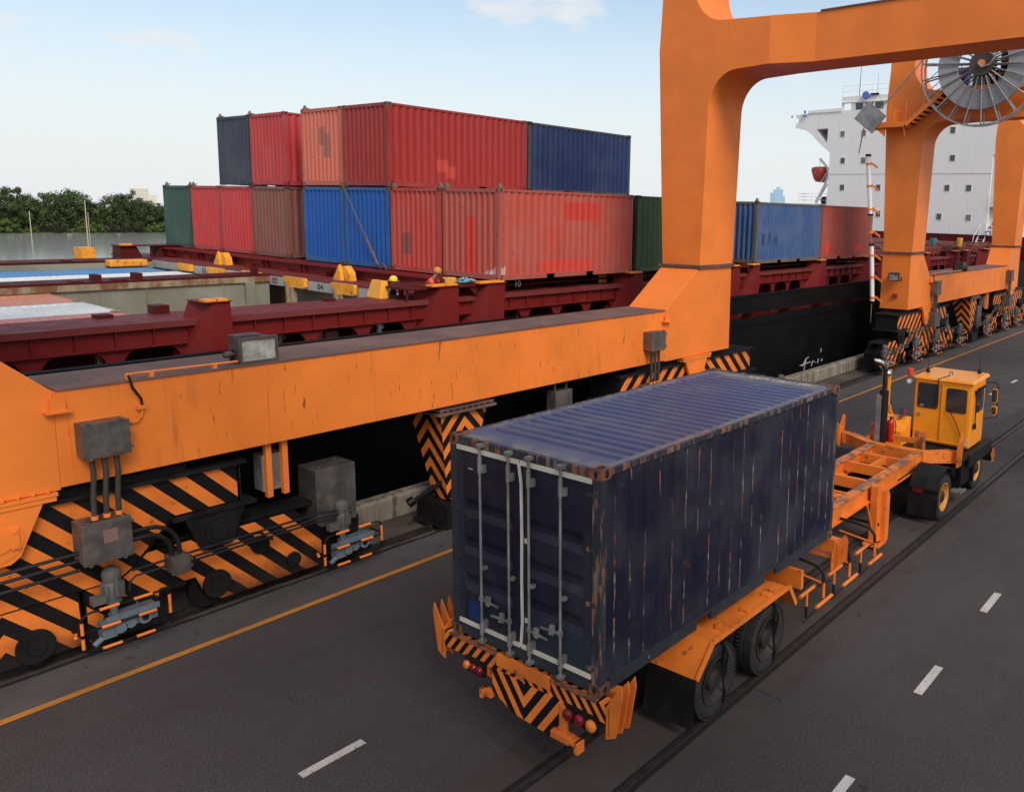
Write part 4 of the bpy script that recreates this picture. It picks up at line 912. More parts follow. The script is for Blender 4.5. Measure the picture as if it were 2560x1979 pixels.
# ------------------------------------------------------------------ yard tractor
tk = empty('terminal_tractor', (TRX, TRY, 0), (0, 0, TPSI)); tag(tk, 'orange yellow yard tractor with tinted windows pulling the trailer to the right', 'tractor')
def cab_paint():
    nt = NT('cab_yellow_orange_paint'); c = nt.mix(nt.ramp(nt.noise(1.2, 3), .3, .75), (.93, .33, .020), (.86, .285, .016)); c = nt.mix(nt.ramp(nt.noise(4, 5, .6, st=(1, 1, .3)), .66, .8, 0, .3), c, (.25, .10, .03)); return nt.fin(c, .30, 0, .5)
M_cab = cab_paint()
m = MB(); m.box(10.6, 15.5, .82, 1.62, .58, .92); m.box(12.9, 15.6, -.10, 1.5, 1.0, 1.09); m.box(13.6, 15.55, -.14, -.08, .78, 1.08); m.box(13.2, 14.0, .1, 1.0, .62, 1.0); m.box(10.9, 13.0, .6, 1.85, .92, .98); m.box(15.3, 15.62, -.1, 2.5, .72, 1.05)
m.build('chassis', M_black2, tk, bevel=.008)
# cab shell
cx0, cx1, cy0, cy1, cz0, cz1 = 14.02, 15.15, .02, 1.42, 1.12, 2.72
cr = .05
def rrect(y0, y1, z0, z1, r, n=5):
    p = []
    for (ay, az, a0) in ((y1-r, z1-r, 0), (y0+r, z1-r, 90), (y0+r, z0+r, 180), (y1-r, z0+r, 270)):
        for k in range(n+1): a = R(a0+90*k/n); p.append((ay+r*math.cos(a), az+r*math.sin(a)))
    return p
m = MB(); m.box(cx0, cx1, cy0, cy1, cz0, cz1); m.prism([(cx1, 1.12), (15.62, 1.02), (15.62, 2.28), (15.45, 2.66), (cx1, 2.66)], 'y', .14, 1.38)
cab = m.build('cab', M_cab, tk, bevel=.035)
m = MB(); m.add([(cx0-.06, cy0-.05, cz1-.01), (15.52, cy0-.02, cz1+.0), (15.52, cy1+.04, cz1+.0), (cx0-.06, cy1+.05, cz1-.01), (cx0-.03, cy0-.02, cz1+.07), (15.45, cy0+.02, cz1+.09), (15.45, cy1, cz1+.09), (cx0-.03, cy1+.02, cz1+.07)], [(0,3,2,1),(4,5,6,7),(0,1,5,4),(1,2,6,5),(2,3,7,6),(3,0,4,7)]); m.build('cab_roof', M_cab, cab, bevel=.03)
m = MB(); m.box(cx0-.022, cx0, cy0+.06, .74, cz0+.08, cz1-.06); m.box(cx0-.03, cx0-.02, .715, .735, cz0+.08, cz1-.05); m.box(cx0-.035, cx0, cy0+.05, 1.38, cz0+.06, cz0+.09); m.box(cx0-.035, cx0, cy0+.05, 1.38, cz1-.07, cz1-.04)
dr = m.build('sliding_door', M_cab, cab, bevel=.008)
m = MB(); m.prism(rrect(.13, .62, 1.98, 2.58, .06), 'x', cx0-.032, cx0-.020); m.build('window', M_glass, dr)
m = MB(); m.prism(rrect(.82, 1.33, 2.00, 2.62, .06), 'x', cx0-.014, cx0+.002); wl = m.build('window', M_glass, cab)
m = MB(); m.box(cx0-.018, cx0-.014, 1.16, 1.27, 2.03, 2.09); m.build('window_sticker', plain('faded_sticker', (.16, .2, .18), .6), wl)
m = MB(); m.prism(rrect(14.42, 15.02, 1.95, 2.55, .05), 'y', cy0-.010, cy0+.002); m.build('window', M_glass, cab)
m = MB(); m.prism(rrect(15.20, 15.55, 1.75, 2.45, .05), 'y', .130, .142); m.build('window', M_glass, cab)
m = MB(); m.prism(rrect(.25, 1.25, 1.75, 2.4, .06), 'x', 15.615, 15.63); m.build('windscreen', M_glass, cab)
m = MB(); m.tube([(14.25, cy0-.03, 2.55), (14.24, cy0-.05, 1.62)], .014, 6); m.box(14.20, 14.29, cy0-.06, cy0, 2.45, 2.55); m.box(14.20, 14.29, cy0-.07, cy0, 1.60, 1.70); m.box(14.34, 14.40, cy0-.03, cy0, 1.62, 1.72); m.box(14.4, 15.05, cy0-.05, cy0, 2.53, 2.57); m.build('grab_handle', M_black2, cab)
m = MB(); m.tube([(cx0-.08, .56, 2.10), (cx0-.07, .35, 1.75), (cx0-.07, .12, 1.2)], .012, 6); m.tube([(cx0-.05, .82, 2.1), (cx0-.05, .83, 2.78), (cx0+.12, .62, 2.86), (cx0+.13, .62, 2.96), (cx0+.13, .56, 2.96), (cx0+.13, .56, 2.88)], .012, 6); m.build('door_stay', M_black2, cab, smooth=True)
m = MB(); m.box(cx0-.025, cx0-.0, 1.24, 1.30, 1.78, 1.86); m.build('door_latch', M_galv, cab)
m = MB(); m.box(cx0-.028, cx0-.02, .06, .18, 1.22, 1.28); m.box(cx0-.028, cx0-.02, .05, .1, 1.30, 1.37); m.build('sticker', plain('white_sticker', (.55, .5, .42), .6), cab)
for ys, yo in ((cy0, -1), (cy1, 1)):
    m = MB(); yy = ys+yo*.20; m.tube([(15.25, ys, 2.60), (15.32, yy, 2.62), (15.34, yy+yo*.06, 2.5), (15.34, yy+yo*.06, 1.72), (15.28, ys, 1.66)], .014, 6); ml = m.build('mirror_arm', M_black2, cab, smooth=True)
    m = MB(); m.prism(rrect(yy-.07, yy+.07, 2.10, 2.46, .05), 'x', 15.26, 15.31); m.prism(rrect(yy-.08, yy+.06, 1.78, 2.02, .05), 'x', 15.26, 15.31); m.build('mirror_shell', M_cab, ml, smooth=True)
    m = MB(); m.prism(rrect(yy-.06, yy+.06, 2.12, 2.44, .04), 'x', 15.252, 15.258); m.prism(rrect(yy-.06, yy+.05, 1.80, 2.00, .04), 'x', 15.252, 15.258); m.build('mirror_glass', M_glass, ml)
m = MB(); m.cyl((cx0-.15, 1.5, 2.82), (cx0-.15, 1.5, 2.97), .075, .07, 16); m.build('beacon', plain('red_orange_beacon', (.70, .055, .02), .25, var=.1), tk, smooth=True)
m = MB(); m.cyl((cx0-.22, 1.5, 2.66), (cx0-.12, 1.5, 2.66), .075, .06, 16); m.box(cx0-.2, cx0+.02, 1.42, 1.56, 2.77, 2.81); m.build('work_lamp', M_galv, tk, smooth=True)
m = MB(); m.lathe([(.001, 0), (.05, 0), (.055, .01)], 'x', (cx0-.224, 1.5, 2.66), 14); m.build('lamp_lens', M_white, tk)
for (ax, ay) in ((14.6, 1.3), (15.25, .22)):
    m = MB(); m.cyl((ax, ay, cz1+.08), (ax, ay, cz1+.20), .055, .03, 10); m.tube([(ax, ay, cz1+.15), (ax+.01, ay, cz1+.55)], .006, 5); m.build('antenna', M_black2, tk, smooth=True)
# rear of the cab: deck, exhaust, post, hoses
m = MB(); m.prism([(14.0, 1.12), (14.0, 1.72), (13.6, 1.5), (13.32, 1.46), (13.32, 1.12)], 'y', 1.45, 2.2); m.box(12.75, 13.95, 1.45, 2.45, 1.02, 1.12); m.build('engine_hood', M_cab, tk, bevel=.01)
m = MB(); m.box(13.28, 13.37, 1.80, 1.89, 1.12, 2.95); m.tube([(13.37, 1.85, 2.2), (13.75, 1.75, 1.55)], .014, 6); m.tube([(13.37, 1.85, 2.1), (13.6, 1.65, 1.5)], .012, 6); m.build('support_post', M_cab, tk)
m = MB(); m.cyl((12.75, 1.72, 1.05), (12.75, 1.72, 2.55), .105, n=18); ex = m.build('exhaust_muffler', M_black2, tk, smooth=True)
m = MB(); m.tube([(12.75, 1.72, 2.5), (12.75, 1.72, 3.05), (12.74, 1.76, 3.15), (12.70, 1.83, 3.22), (12.64, 1.95, 3.25)], .058, 12); m.build('exhaust_pipe', plain('exhaust_pipe_brown', (.07, .05, .04), .3, .7, var=.4), ex, smooth=True)
m = MB(); m.tube([(12.73, 1.78, 3.22), (12.68, 1.86, 3.275), (12.62, 1.97, 3.29)], .04, 8); m.build('exhaust_tip', plain('chrome', (.7, .68, .66), .12, 1.), ex, smooth=True)
m = MB(); m.box(12.62, 12.66, 1.74, 1.86, 1.15, 2.45); m.build('heat_shield', M_galv, ex, smooth=True)
m = MB(); m.box(12.95, 12.99, 1.70, 1.86, 2.20, 2.78); m.build('mirror_back', M_cab, tk, bevel=.015)
m = MB(); m.prism(rrect(1.62, 1.84, 1.98, 2.18, .06), 'x', 12.95, 13.0); m.build('mirror_back', M_cab, tk)
m = MB(); m.lathe([(.001, .10), (.06, .09), (.10, .05), (.115, 0), (.10, -.05), (.05, -.08)], 'z', (12.9, 1.74, 2.95), 18); m.build('round_mirror', plain('polished_chrome', (.8, .8, .8), .06, 1.), tk, smooth=True)
m = MB(); m.cyl((12.9, 1.76, 1.1), (12.9, 1.76, 2.9), .014, n=6); m.build('mirror_pole', M_black2, tk)
def coil(x, y, z0, z1, r, n, dx=0, dy=0):
    p = []
    for k in range(n*8+1): t = k/(n*8); a = 2*math.pi*k/8; p.append((x+dx*t+r*math.cos(a), y+dy*t+r*math.sin(a), z0+(z1-z0)*t))
    return p
for (nm, mt, x, y, dx, dy, z0) in (('air_hose', plain('red_hose', (.35, .03, .03), .4), 13.93, 1.62, 0, 0, 1.22), ('air_hose', plain('black_hose', (.02, .02, .04), .4), 13.80, 1.75, .1, -.08, 1.22)):
    m = MB(); m.tube(coil(x, y, z0, 1.95, .05, 11, dx, dy), .010, 5); m.build(nm, mt, tk, smooth=True)
m = MB(); m.tube(coil(13.35, 1.9, 1.15, 1.6, .05, 9, .5, -.12), .010, 5); m.build('air_hose', bpy.data.materials['black_hose'], tk, smooth=True)
# wheels and mudguards
for y, f in ((.03, -1), (.33, 1), (2.10, -1), (2.40, 1)): wheel_at(tk, 11.88, y, M_rimy, f)
for y, f in ((.10, -1), (2.32, 1)): wheel_at(tk, 14.68, y, M_rimy, f, .06)
for (y0, y1) in ((-.14, .50), (1.94, 2.58)):
    m = MB(); pts = [(11.27, .16), (11.27, .62)]+[(11.90-.64*math.cos(R(a)), .55+.64*math.sin(R(a))) for a in range(10, 131, 12)]
    inner = [(x+.02*(1 if x < 11.9 else -1), z-.02) for x, z in pts]
    m.prism(pts+inner[::-1], 'y', y0, y1); mg = m.build('mudguard', M_black2, tk, smooth=True)
    m = MB(); m.box(11.245, 11.27, y0-.02, y1+.25, .76, .80); m.build('mudguard_bar', M_black, mg)
    m = MB(); m.box(11.235, 11.25, y0+.32, y0+.54, .70, .80); m.build('reflector', M_lr, mg)
m = MB(); m.box(13.3, 14.05, -.05, .5, .35, .98); m.box(14.05, 14.16, -.12, .35, .32, 1.0); m.build('fuel_tank', M_black, tk, bevel=.02)
m = MB(); m.box(13.02, 13.42, -.12, .12, .28, .31); m.box(13.0, 13.44, -.14, -.12, .27, .33); m.build('step', M_galv, tk)
m = MB(); m.box(15.6, 15.78, -.12, 2.55, .50, .82); m.build('front_bumper', M_black2, tk)
M_bst = stripes('bumper_stripes', 1.0, .45, .11, .5, 0, 'x', dirt=False)
m = MB(); m.prism([(15.55, .86), (15.82, .80), (15.82, .44), (15.55, .50)], 'y', -.16, -.14); ob = m.build('bumper_side_plate', M_bst, tk)
nt_ = M_bst.node_tree
m = MB(); m.box(11.7, 13.1, .2, .6, .55, .9); m.build('frame_box', M_black, tk)
fe = empty('fire_extinguisher', (0, 0, 0)); tag(fe, 'red fire extinguisher strapped behind the tractor cab beside the exhaust', 'fire extinguisher'); 
ca, sa = math.cos(TPSI), math.sin(TPSI)
fe.location = (TRX+ca*13.02-sa*1.62, TRY+sa*13.02+ca*1.62, 1.25)
m = MB(); m.lathe([(.001, 0), (.085, 0), (.09, .02), (.09, .46), (.075, .52), (.03, .56)], 'z', (0, 0, 0), 18); m.build('cylinder_body', plain('extinguisher_red', (.48, .012, .012), .25, var=.1), fe, smooth=True)
m = MB(); m.cyl((0, 0, .55), (0, 0, .60), .03, n=10); m.box(-.01, .01, -.08, .04, .60, .62); m.tube([(0, .02, .59), (.03, -.08, .57), (.05, -.11, .45), (.05, -.11, .2)], .010, 6); m.build('valve_handle', M_black2, fe)
# ------------------------------------------------------------------ container ship (listing slightly: local frame hinged at Y 17.5)
HEEL = .018
ship = empty('container_ship', (0, 17.5, 0), (HEEL, 0, 0)); tag(ship, 'black hulled container ship with dark red hatch coamings and open hold, moored behind the cranes', 'ship')
def shipped(o, x, y, z, h=HEEL):     # place a thing resting on the listing ship
    o.location = (x, 17.5+(y-17.5)*math.cos(HEEL)-z*math.sin(HEEL), z*math.cos(HEEL)+(y-17.5)*math.sin(HEEL)); o.rotation_euler.x = HEEL; return o
Q = lambda y: y-17.5
m = MB()
m.box(-45, 92, Q(16.25), Q(40.35), -4, 2.55); m.prism([(-45, 2.55), (92, 2.55), (92, 2.78), (26, 2.86), (-45, 2.84)], 'y', Q(16.2), Q(16.3)); m.box(-45, 92, Q(16.16), Q(16.34), 2.80, 2.84) if False else None
m.build('hull', M_hull, ship)
m = MB(); m.prism([(-45, 3.08), (26, 3.08), (44, 2.84), (92, 2.84), (92, 3.70), (-45, 3.70)], 'y', Q(16.2), Q(16.26)); m.prism([(-45, 3.69), (92, 3.69), (92, 3.745), (26, 3.755), (15, 3.915), (-45, 3.93)], 'y', Q(16.14), Q(16.34))
m.build('bulwark', M_hull, ship)
m = MB()
for k in range(30): x = -9+3.1*k; m.prism([(Q(16.3), 2.6), (Q(16.9), 2.6), (Q(16.35), 3.68), (Q(16.3), 3.68)], 'x', x, x+.03)
m.build_each('bulwark_stay', M_red, ship)
m = MB(); m.box(-45, 92, Q(16.25), Q(40.35), 2.55, 2.60); m.build('main_deck', M_redd, ship)
chalk = plain('chalk_marks', (.42, .42, .42), .8)
m = MB()
for pts in ([(32.7, .30), (33.1, .62), (33.3, .64)], [(32.5, .36), (33.5, .40)], [(32.9, .10), (33.05, .5)], [(33.6, .2), (33.75, .42), (34.0, .3)], [(34.2, .25), (34.3, .45)], [(34.5, .9), (34.5, .72)], [(34.6, .3), (34.7, .4)]):
    m.tube([(x, Q(16.235), z) for x, z in pts], .020, 5)
m.build('chalk_scribble', chalk, ship)
# coaming on the quay side: top plate, girder with brackets, arched web wall
XC0, XC1 = -4.0, 62.0
m = MB(); m.box(XC0, XC1, Q(17.60), Q(19.05), 4.335, 4.40); m.box(XC0, XC1, Q(17.60), Q(17.64), 4.27, 4.335)
m.build('coaming_top_plate', M_bulk, ship)
m = MB(); m.box(XC0, XC1, Q(17.72), Q(17.78), 3.93, 4.335); m.box(XC0, XC1, Q(17.66), Q(17.95), 3.90, 3.93)
m.build('coaming_girder', M_red, ship)
m = MB(); x = 9.0-.69*18
while x < XC1: m.prism([(Q(17.645), 4.335), (Q(17.72), 4.335), (Q(17.72), 3.93), (Q(17.69), 3.93), (Q(17.645), 4.22)], 'x', x-.014, x+.014); x += .69
m.build_each('coaming_bracket', M_red, ship)
m = MB(); x = 9.0-1.38*9
while x < XC1:
    r = .30; a_, b_ = x-.69, x+.69; nk = .14
    pl = [(a_, 3.90), (b_, 3.90)]+[(b_-.0, 3.895)]+[(x+nk+r-r*math.sin(R(t)), 3.87-r+r*math.cos(R(t))) for t in (0, 20, 40, 60, 80, 90)]
    pr = [(x-nk-r+r*math.sin(R(t)), 3.87-r+r*math.cos(R(t))) for t in (90, 80, 60, 40, 20, 0)]
    pts = pl+[(x+nk, 2.6), (x-nk, 2.6)]+pr+[(a_, 3.87)]
    m.prism(pts, 'y', Q(17.76), Q(17.785)); m.prism([(Q(17.785), 2.6), (Q(18.2), 2.6), (Q(18.0), 3.9), (Q(17.785), 3.9)], 'x', x-.012, x+.012); x += 1.38
m.build_each('arched_web', M_red, ship, group=2)
m = MB(); m.box(XC0, XC1, Q(19.0), Q(19.06), 2.6, 4.34); m.build('coaming_wall', M_redd, ship)
M_pk = paint('pink_red_locker', (.33, .10, .09), .6, .4, .5, .5)
m = MB()
for xa, xb in ((10.62, 11.0), (11.06, 11.42), (11.92, 12.25)): m.box(xa, xb, Q(18.3), Q(18.5), 3.2, 3.72)
m.build_each('deck_locker', M_pk, ship)
m = MB()
for x in (4.4, 5.0, 9.7, 12.0, 12.6): pass
for x, w in ((3.9, .25), (6.3, .30), (9.0, .0), (11.4, .22)):
    if w: m.box(x, x+w, Q(18.7), Q(19.0), 4.40, 4.47)
m.box(3.72, 3.95, Q(18.5), Q(18.9), 4.4, 4.62); m.box(7.4, 7.7, Q(18.75), Q(19.1), 4.4, 4.58); m.build_each('coaming_pad', M_redd, ship)
# lamps hanging in the arches
M_lampr = paint('rusty_lamp_brass', (.32, .17, .11), .5, .5, .3, .4)
for x, mt in ((6.05, M_lampr), (9.75, M_lampr), (12.42, M_white), (17.25, M_lampr), (31.0, M_lampr)):
    m = MB(); m.cyl((x, Q(18.05), 3.92), (x, Q(18.05), 3.80), .012, n=6); m.lathe([(.001, 3.84), (.06, 3.82), (.075, 3.78), (.06, 3.74), (.05, 3.70), (.001, 3.70)], 'z', (x, Q(18.05), 0), 12)
    for k in range(5): a = 2*math.pi*k/5; m.tube([(x+.055*math.cos(a), Q(18.05)+.055*math.sin(a), 3.72), (x+.055*math.cos(a), Q(18.05)+.055*math.sin(a), 3.58), (x, Q(18.05), 3.50)], .006, 4)
    m.tube([(x+.05, Q(18.05), 3.78), (x+.13, Q(18.05), 3.80), (x+.13, Q(18.05), 3.72), (x+.05, Q(18.05), 3.70)], .010, 5)
    l_ = m.build('bulkhead_lamp', mt, ship, smooth=True); m = MB(); m.lathe([(.001, 3.70), (.036, 3.69), (.036, 3.60), (.001, 3.55)], 'z', (x, Q(18.05), 0), 10); m.build('lamp_glass', M_reflector, l_, smooth=True)
# container support stanchions
def stanchion(bl, br, tl, tr, y0=17.32, y1=18.0, zt=4.74, pads=2):
    m = MB(); wl = (tr-tl); mid = br-(br-bl)*.46
    m.loft([[(bl, Q(y1), 2.6), (mid, Q(y0), 2.6), (br, Q(y0), 2.6), (br, Q(y1), 2.6)], [(tl, Q(y1), zt), (tl+wl*.35, Q(y0+.02), zt), (tr, Q(y0+.02), zt), (tr, Q(y1), zt)]])
    m.box(tl-.02, tr+.03, Q(y0-.03), Q(y1+.03), zt, zt+.02); s_ = m.build('stanchion', M_red, ship)
    m = MB()
    n = pads
    for k in range(n): a = tl+.05+(tr-tl-.05)*k/n; m.box(a, a+(tr-tl)/n-.06, Q(y0+.02), Q(y0+.30), zt+.02, zt+.065)
    m.build('support_pad', M_yelor, s_)
M_yelor = paint('pad_orange_paint', (.90, .33, .03), .5, .45, .2, .1)
stanchion(7.05, 8.42, 7.76, 8.32); stanchion(13.20, 14.40, 13.50, 14.42); stanchion(14.70, 15.98, 15.12, 16.10); stanchion(20.75, 22.48, 21.75, 22.46)
stanchion(27.6, 28.9, 28.2, 28.9); stanchion(29.3, 30.42, 29.85, 30.50); stanchion(34.9, 36.9, 36.2, 36.82); stanchion(41.2, 42.8, 41.9, 42.7); stanchion(43.6, 45.0, 44.1, 44.9)
stanchion(50.2, 51.6, 50.9, 51.5); stanchion(56.2, 57.5, 56.6, 57.4); stanchion(58.2, 59.6, 58.7, 59.5); stanchion(63.2, 64.7, 63.8, 64.5)
for (a, b_) in ((12.9, 16.1), (28.0, 30.5), (41.9, 44.9), (56.6, 59.5)):
    m = MB(); m.box(a, b_, Q(17.45), Q(19.0), 4.68, 4.73); mid = (a+b_)/2+.1
    m.prism([(mid-.62, 4.68), (mid-.28, 4.68), (mid-.52, 4.42), (mid-.70, 4.42)], 'y', Q(17.5), Q(17.53)); m.prism([(mid+.30, 4.68), (mid+.62, 4.68), (mid+.62, 4.46), (mid+.50, 4.46)], 'y', Q(17.5), Q(17.53)); m.build('lashing_platform', M_redd, ship)
m = MB(); m.cyl((12.95, Q(17.6), 4.4), (12.95, Q(17.6), 4.7), .03, n=6); m.box(13.2, 13.3, Q(18.2), Q(18.3), 4.4, 4.7); m.build('platform_post', M_redd, ship)
# cross deck between hatches, rack girder, holds
m = MB(); m.box(14.3, 16.2, Q(19.05), Q(36.0), 4.34, 4.40); m.box(14.3, 16.2, Q(36.0), Q(40.2), 4.30, 4.36); m.build('cross_deck', M_bulk, ship)
m = MB(); m.box(14.27, 14.33, Q(19.05), Q(35.95), 4.06, 4.345); m.build('hatch_end_coaming', M_holdl, ship)
m = MB(); m.box(15.0, 15.1, Q(19.0), Q(36.0), -3, 4.2); m.box(-12, 15.1, Q(35.95), Q(36.0), -3, 4.28); m.box(-12, 15.1, Q(19.05), Q(19.1), -3, 4.3); m.box(-12, 15.1, Q(19.05), Q(36), -3.1, -3); m.build('hold_bulkhead', M_hold, ship)
m = MB(); m.box(-12, 14.3, Q(26.80), Q(27.95), 4.34, 4.41); m.build('centre_girder_top', M_redd, ship)
def rusty_beige():
    nt = NT('rusty_beige_band'); c = nt.mix(nt.ramp(nt.noise(1.6, 6, .7, st=(1.5, 1.5, .6)), .40, .62), (.36, .30, .19), (.20, .085, .035)); return nt.fin(c, .7)
M_rb = rusty_beige()
m = MB(); m.box(-12, 14.28, Q(26.78), Q(26.84), 4.16, 4.34)
for xa in (3.2,): m.prism([(-12, 4.16), (xa+2.6, 4.16), (xa+2.2, 4.04), (xa+1.5, 4.04), (xa+1.1, 4.10), (xa+.4, 4.04), (-12, 4.04)], 'y', Q(26.78), Q(26.82))
m.build('girder_edge_band', M_rb, ship)
m = MB(); m.box(-12, 14.26, Q(26.86), Q(27.9), -3, 4.2)
for x in (8.2, 9.15, 10.4, 12.7): m.box(x, x+.03, Q(26.82), Q(26.86), -3, 4.18)
m.box(13.4, 13.7, Q(26.72), Q(26.86), -3, 4.16); m.build('centre_bulkhead', M_hold, ship)
m = MB()
for x in (9.15, 10.25): m.box(x, x+.16, Q(27.0), Q(27.5), 4.41, 4.58)
for x in (8.5, 9.6, 12.1): m.box(x, x+.30, Q(26.85), Q(27.2), 4.41, 4.44)
m.box(13.75, 13.9, Q(26.85), Q(27.1), 4.41, 4.66); m.build('girder_pad', M_redd, ship)
m = MB(); m.box(-12, 16, Q(35.95), Q(37.4), 4.30, 4.37); m.box(-12, 60, Q(37.3), Q(37.4), 2.6, 4.3)
for x in (8.0, 11.2, 13.0): m.box(x, x+.3, Q(36.0), Q(36.4), 4.37, 4.42)
m.build('far_coaming', M_redd, ship)
# yellow guides
M_cg = M_yel
for y in (22.35, 25.10, 27.85): 
    m = MB(); m.prism([(Q(y-.58), 4.42), (Q(y+.62), 4.42), (Q(y+.36), 4.10), (Q(y-.58), 4.10), (Q(y-.62), 4.16), (Q(y-.62), 4.38)], 'x', 14.12, 14.26); m.build('cell_guide_entry', M_cg, ship)
    m = MB(); m.box(14.08, 14.25, Q(y+.02), Q(y+.42), -3, 4.1); m.box(14.0, 14.25, Q(y+.18), Q(y+.24), -3, 4.1); m.build('cell_guide_rail', M_rb, ship)
for y in (30.45, 32.9):
    m = MB(); m.prism([(Q(y-.55), 4.38), (Q(y+.62), 4.38), (Q(y+.36), 4.12), (Q(y-.55), 4.12)], 'x', 14.12, 14.26); m.build('cell_guide_entry', M_cg, ship)
m = MB(); m.box(12.55, 13.9, Q(35.4), Q(35.94), 4.14, 4.40); m.build('cell_guide_entry', M_cg, ship, bevel=.05)
m = MB(); m.loft([[(12.78, Q(19.12), 4.4), (12.72, Q(18.42), 4.4), (12.98, Q(18.42), 4.4), (13.02, Q(19.12), 4.4)], [(12.86, Q(18.98), 4.86), (12.80, Q(18.46), 4.86), (12.98, Q(18.44), 4.86), (13.0, Q(19.0), 4.86)]]); m.build('corner_guide', plain('clean_yellow_paint', (.92, .40, .03), .45, var=.06), ship, bevel=.012)
for (x, y) in ((14.95, 23.6), (14.95, 31.6)):
    m = MB(); m.prism([(Q(y-.40), 4.4), (Q(y+.40), 4.4), (Q(y+.36), 4.62), (Q(y+.10), 4.84), (Q(y-.12), 4.86), (Q(y-.34), 4.66)], 'x', x, x+.24); m.prism([(Q(y-.05), 4.4), (Q(y+.40), 4.4), (Q(y+.05), 4.9)], 'x', x-.10, x); m.build('chipped_guide', M_cg, ship)
m = MB(); m.box(12.3, 12.8, Q(37.5), Q(38.3), 4.2, 4.78); m.build('far_corner_guide', M_yel, ship)
for k, (y, tx) in enumerate(((26.5, '02'), (23.78, '04'), (30.6+.9, '01'))):
    text_mesh('hatch_number', tx, .26, M_black, ship, (14.265, Q(y), 4.20), (R(90), 0, R(-90)), .003, 1.25)
text_mesh('hatch_number', '10', .26, M_white, ship, (17.4, Q(18.2), 4.56), (R(90), 0, 0), .003, 1.1)
# rack girder under the stacks
m = MB(); m.box(15.42, 15.48, Q(18.6), Q(38.0), 4.40, 4.72); m.box(15.28, 16.3, Q(18.6), Q(38.0), 4.70, 4.745); y = 18.9
while y < 38: m.box(15.32, 15.42, Q(y), Q(y+.03), 4.4, 4.70); m.box(15.32, 15.42, Q(y+.28), Q(y+.31), 4.4, 4.70); m.box(15.2, 15.42, Q(y+1.1), Q(y+1.22), 4.4, 4.52); y += 2.53
for y in (24.9, 32.9): 
    for k in range(3): m.box(15.26, 15.42, Q(y), Q(y+.5), 4.44+.06*k, 4.452+.06*k)
m.build('rack_girder', M_red, ship)
m = MB(); m.box(16.0, 43, Q(19.2), Q(38.5), 4.38, 4.52); m.box(16.1, 43, Q(18.2), Q(38.8), 4.52, 4.58)
y = 19.3
for x in (18, 20, 24, 26, 32, 34.5, 39, 41): m.box(x, x+.5, Q(18.6), Q(19.2), 4.40, 4.75)
m.build('hatch_cover', M_redd, ship)
m = MB(); m.box(21.3, 21.7, Q(18.3), Q(18.33), 4.4, 4.66); m.box(36.95, 37.35, Q(18.3), Q(18.33), 4.4, 4.7); m.build('yellow_panel', M_yel, ship)
# far side stanchions
m = MB(); m.prism([(13.7, 4.2), (14.65, 4.2), (14.35, 4.80), (13.75, 4.80)], 'y', Q(37.6), Q(38.4)); m.prism([(15.2, 4.2), (16.3, 4.2), (16.2, 4.80), (15.25, 4.80)], 'y', Q(37.6), Q(38.4)); m.box(13.7, 16.3, Q(37.5), Q(38.5), 4.80, 4.84); m.box(14.9, 14.97, Q(37.6), Q(37.7), 4.2, 4.8); m.box(16.6, 16.67, Q(37.6), Q(37.7), 4.2, 4.8)
m.build('far_stanchion', M_redd, ship); m = MB(); m.box(13.8, 14.2, Q(37.6), Q(37.9), 4.84, 4.92); m.build('support_pad', M_yelor, ship)
# forward... toward the bridge: hatch covers with lashing gear
m = MB()
for k, x in enumerate((45.3, 52.5, 60.5, 68.0)):
    m.box(x, x+6.6, Q(18.4), Q(38.2), 4.55, 4.95)
    for i in range(8): m.box(x+.2+i*.8, x+.5+i*.8, Q(18.38), Q(18.4), 4.42, 4.95)
m.build('hatch_cover', M_bulk, ship)
m = MB(); rr = random.Random(4)
for k in range(150):
    x = rr.uniform(46, 74); y = 18.4+abs(rr.gauss(0, 3)); a = rr.uniform(0, 3.14); l = rr.uniform(.1, .5); m.obox((x, Q(y), 4.99), (math.cos(a)*l, math.sin(a)*l, 0), (-math.sin(a)*.05, math.cos(a)*.05, 0), (0, 0, .05))
gear = m.build('lashing_gear', M_rustc, ship); gear['kind'] = 'stuff'
# superstructure
SX = 77.0
def zc(y, z): return z-HEEL*(y-17.5)
prof = [(16.6, 3.0), (16.6, 5.2)]
white = [(21.2, 5.55), (36.55, 5.55), (36.5, 12.9), (37.2, 13.45), (38.1, 14.25), (38.7, 14.85), (39.25, 15.15), (40.4, 15.42), (40.35, 15.85), (40.1, 15.95), (40.1, 16.3), (40.4, 16.4), (40.43, 16.68), (39.1, 16.76), (35.5, 16.80), (35.6, 18.16), (18.0, 18.3), (18.0, 16.80), (16.4, 16.7), (16.3, 15.5), (18.5, 14.85), (20.3, 13.2), (21.2, 12.4)]
# cut the bridge wing opening by building in pieces: main block + wing arm around the hole
m = MB()
m.prism([(Q(a), b) for a, b in ((21.2, 5.55), (36.55, 5.55), (36.5, 12.9), (36.86, 13.2), (36.86, 16.80), (21.2, 16.80))], 'x', SX, SX+11)
m.prism([(Q(a), b) for a, b in ((36.86, 13.2), (37.2, 13.45), (37.9, 14.05), (38.55, 14.70), (38.10, 15.22), (37.8, 14.75), (37.1, 14.0), (36.86, 13.95))], 'x', SX, SX+3.2)
m.prism([(Q(a), b) for a, b in ((36.86, 15.28), (38.10, 15.22), (38.55, 14.70), (39.25, 15.15), (40.4, 15.42), (40.35, 15.85), (40.1, 15.95), (40.1, 16.3), (40.4, 16.4), (40.43, 16.68), (39.1, 16.76), (36.86, 16.78))], 'x', SX, SX+3.2)
m.prism([(Q(39.05), 16.76), (Q(35.5), 16.80), (Q(35.5), 17.12), (Q(39.05), 17.02)], 'x', SX-.1, SX+.05)
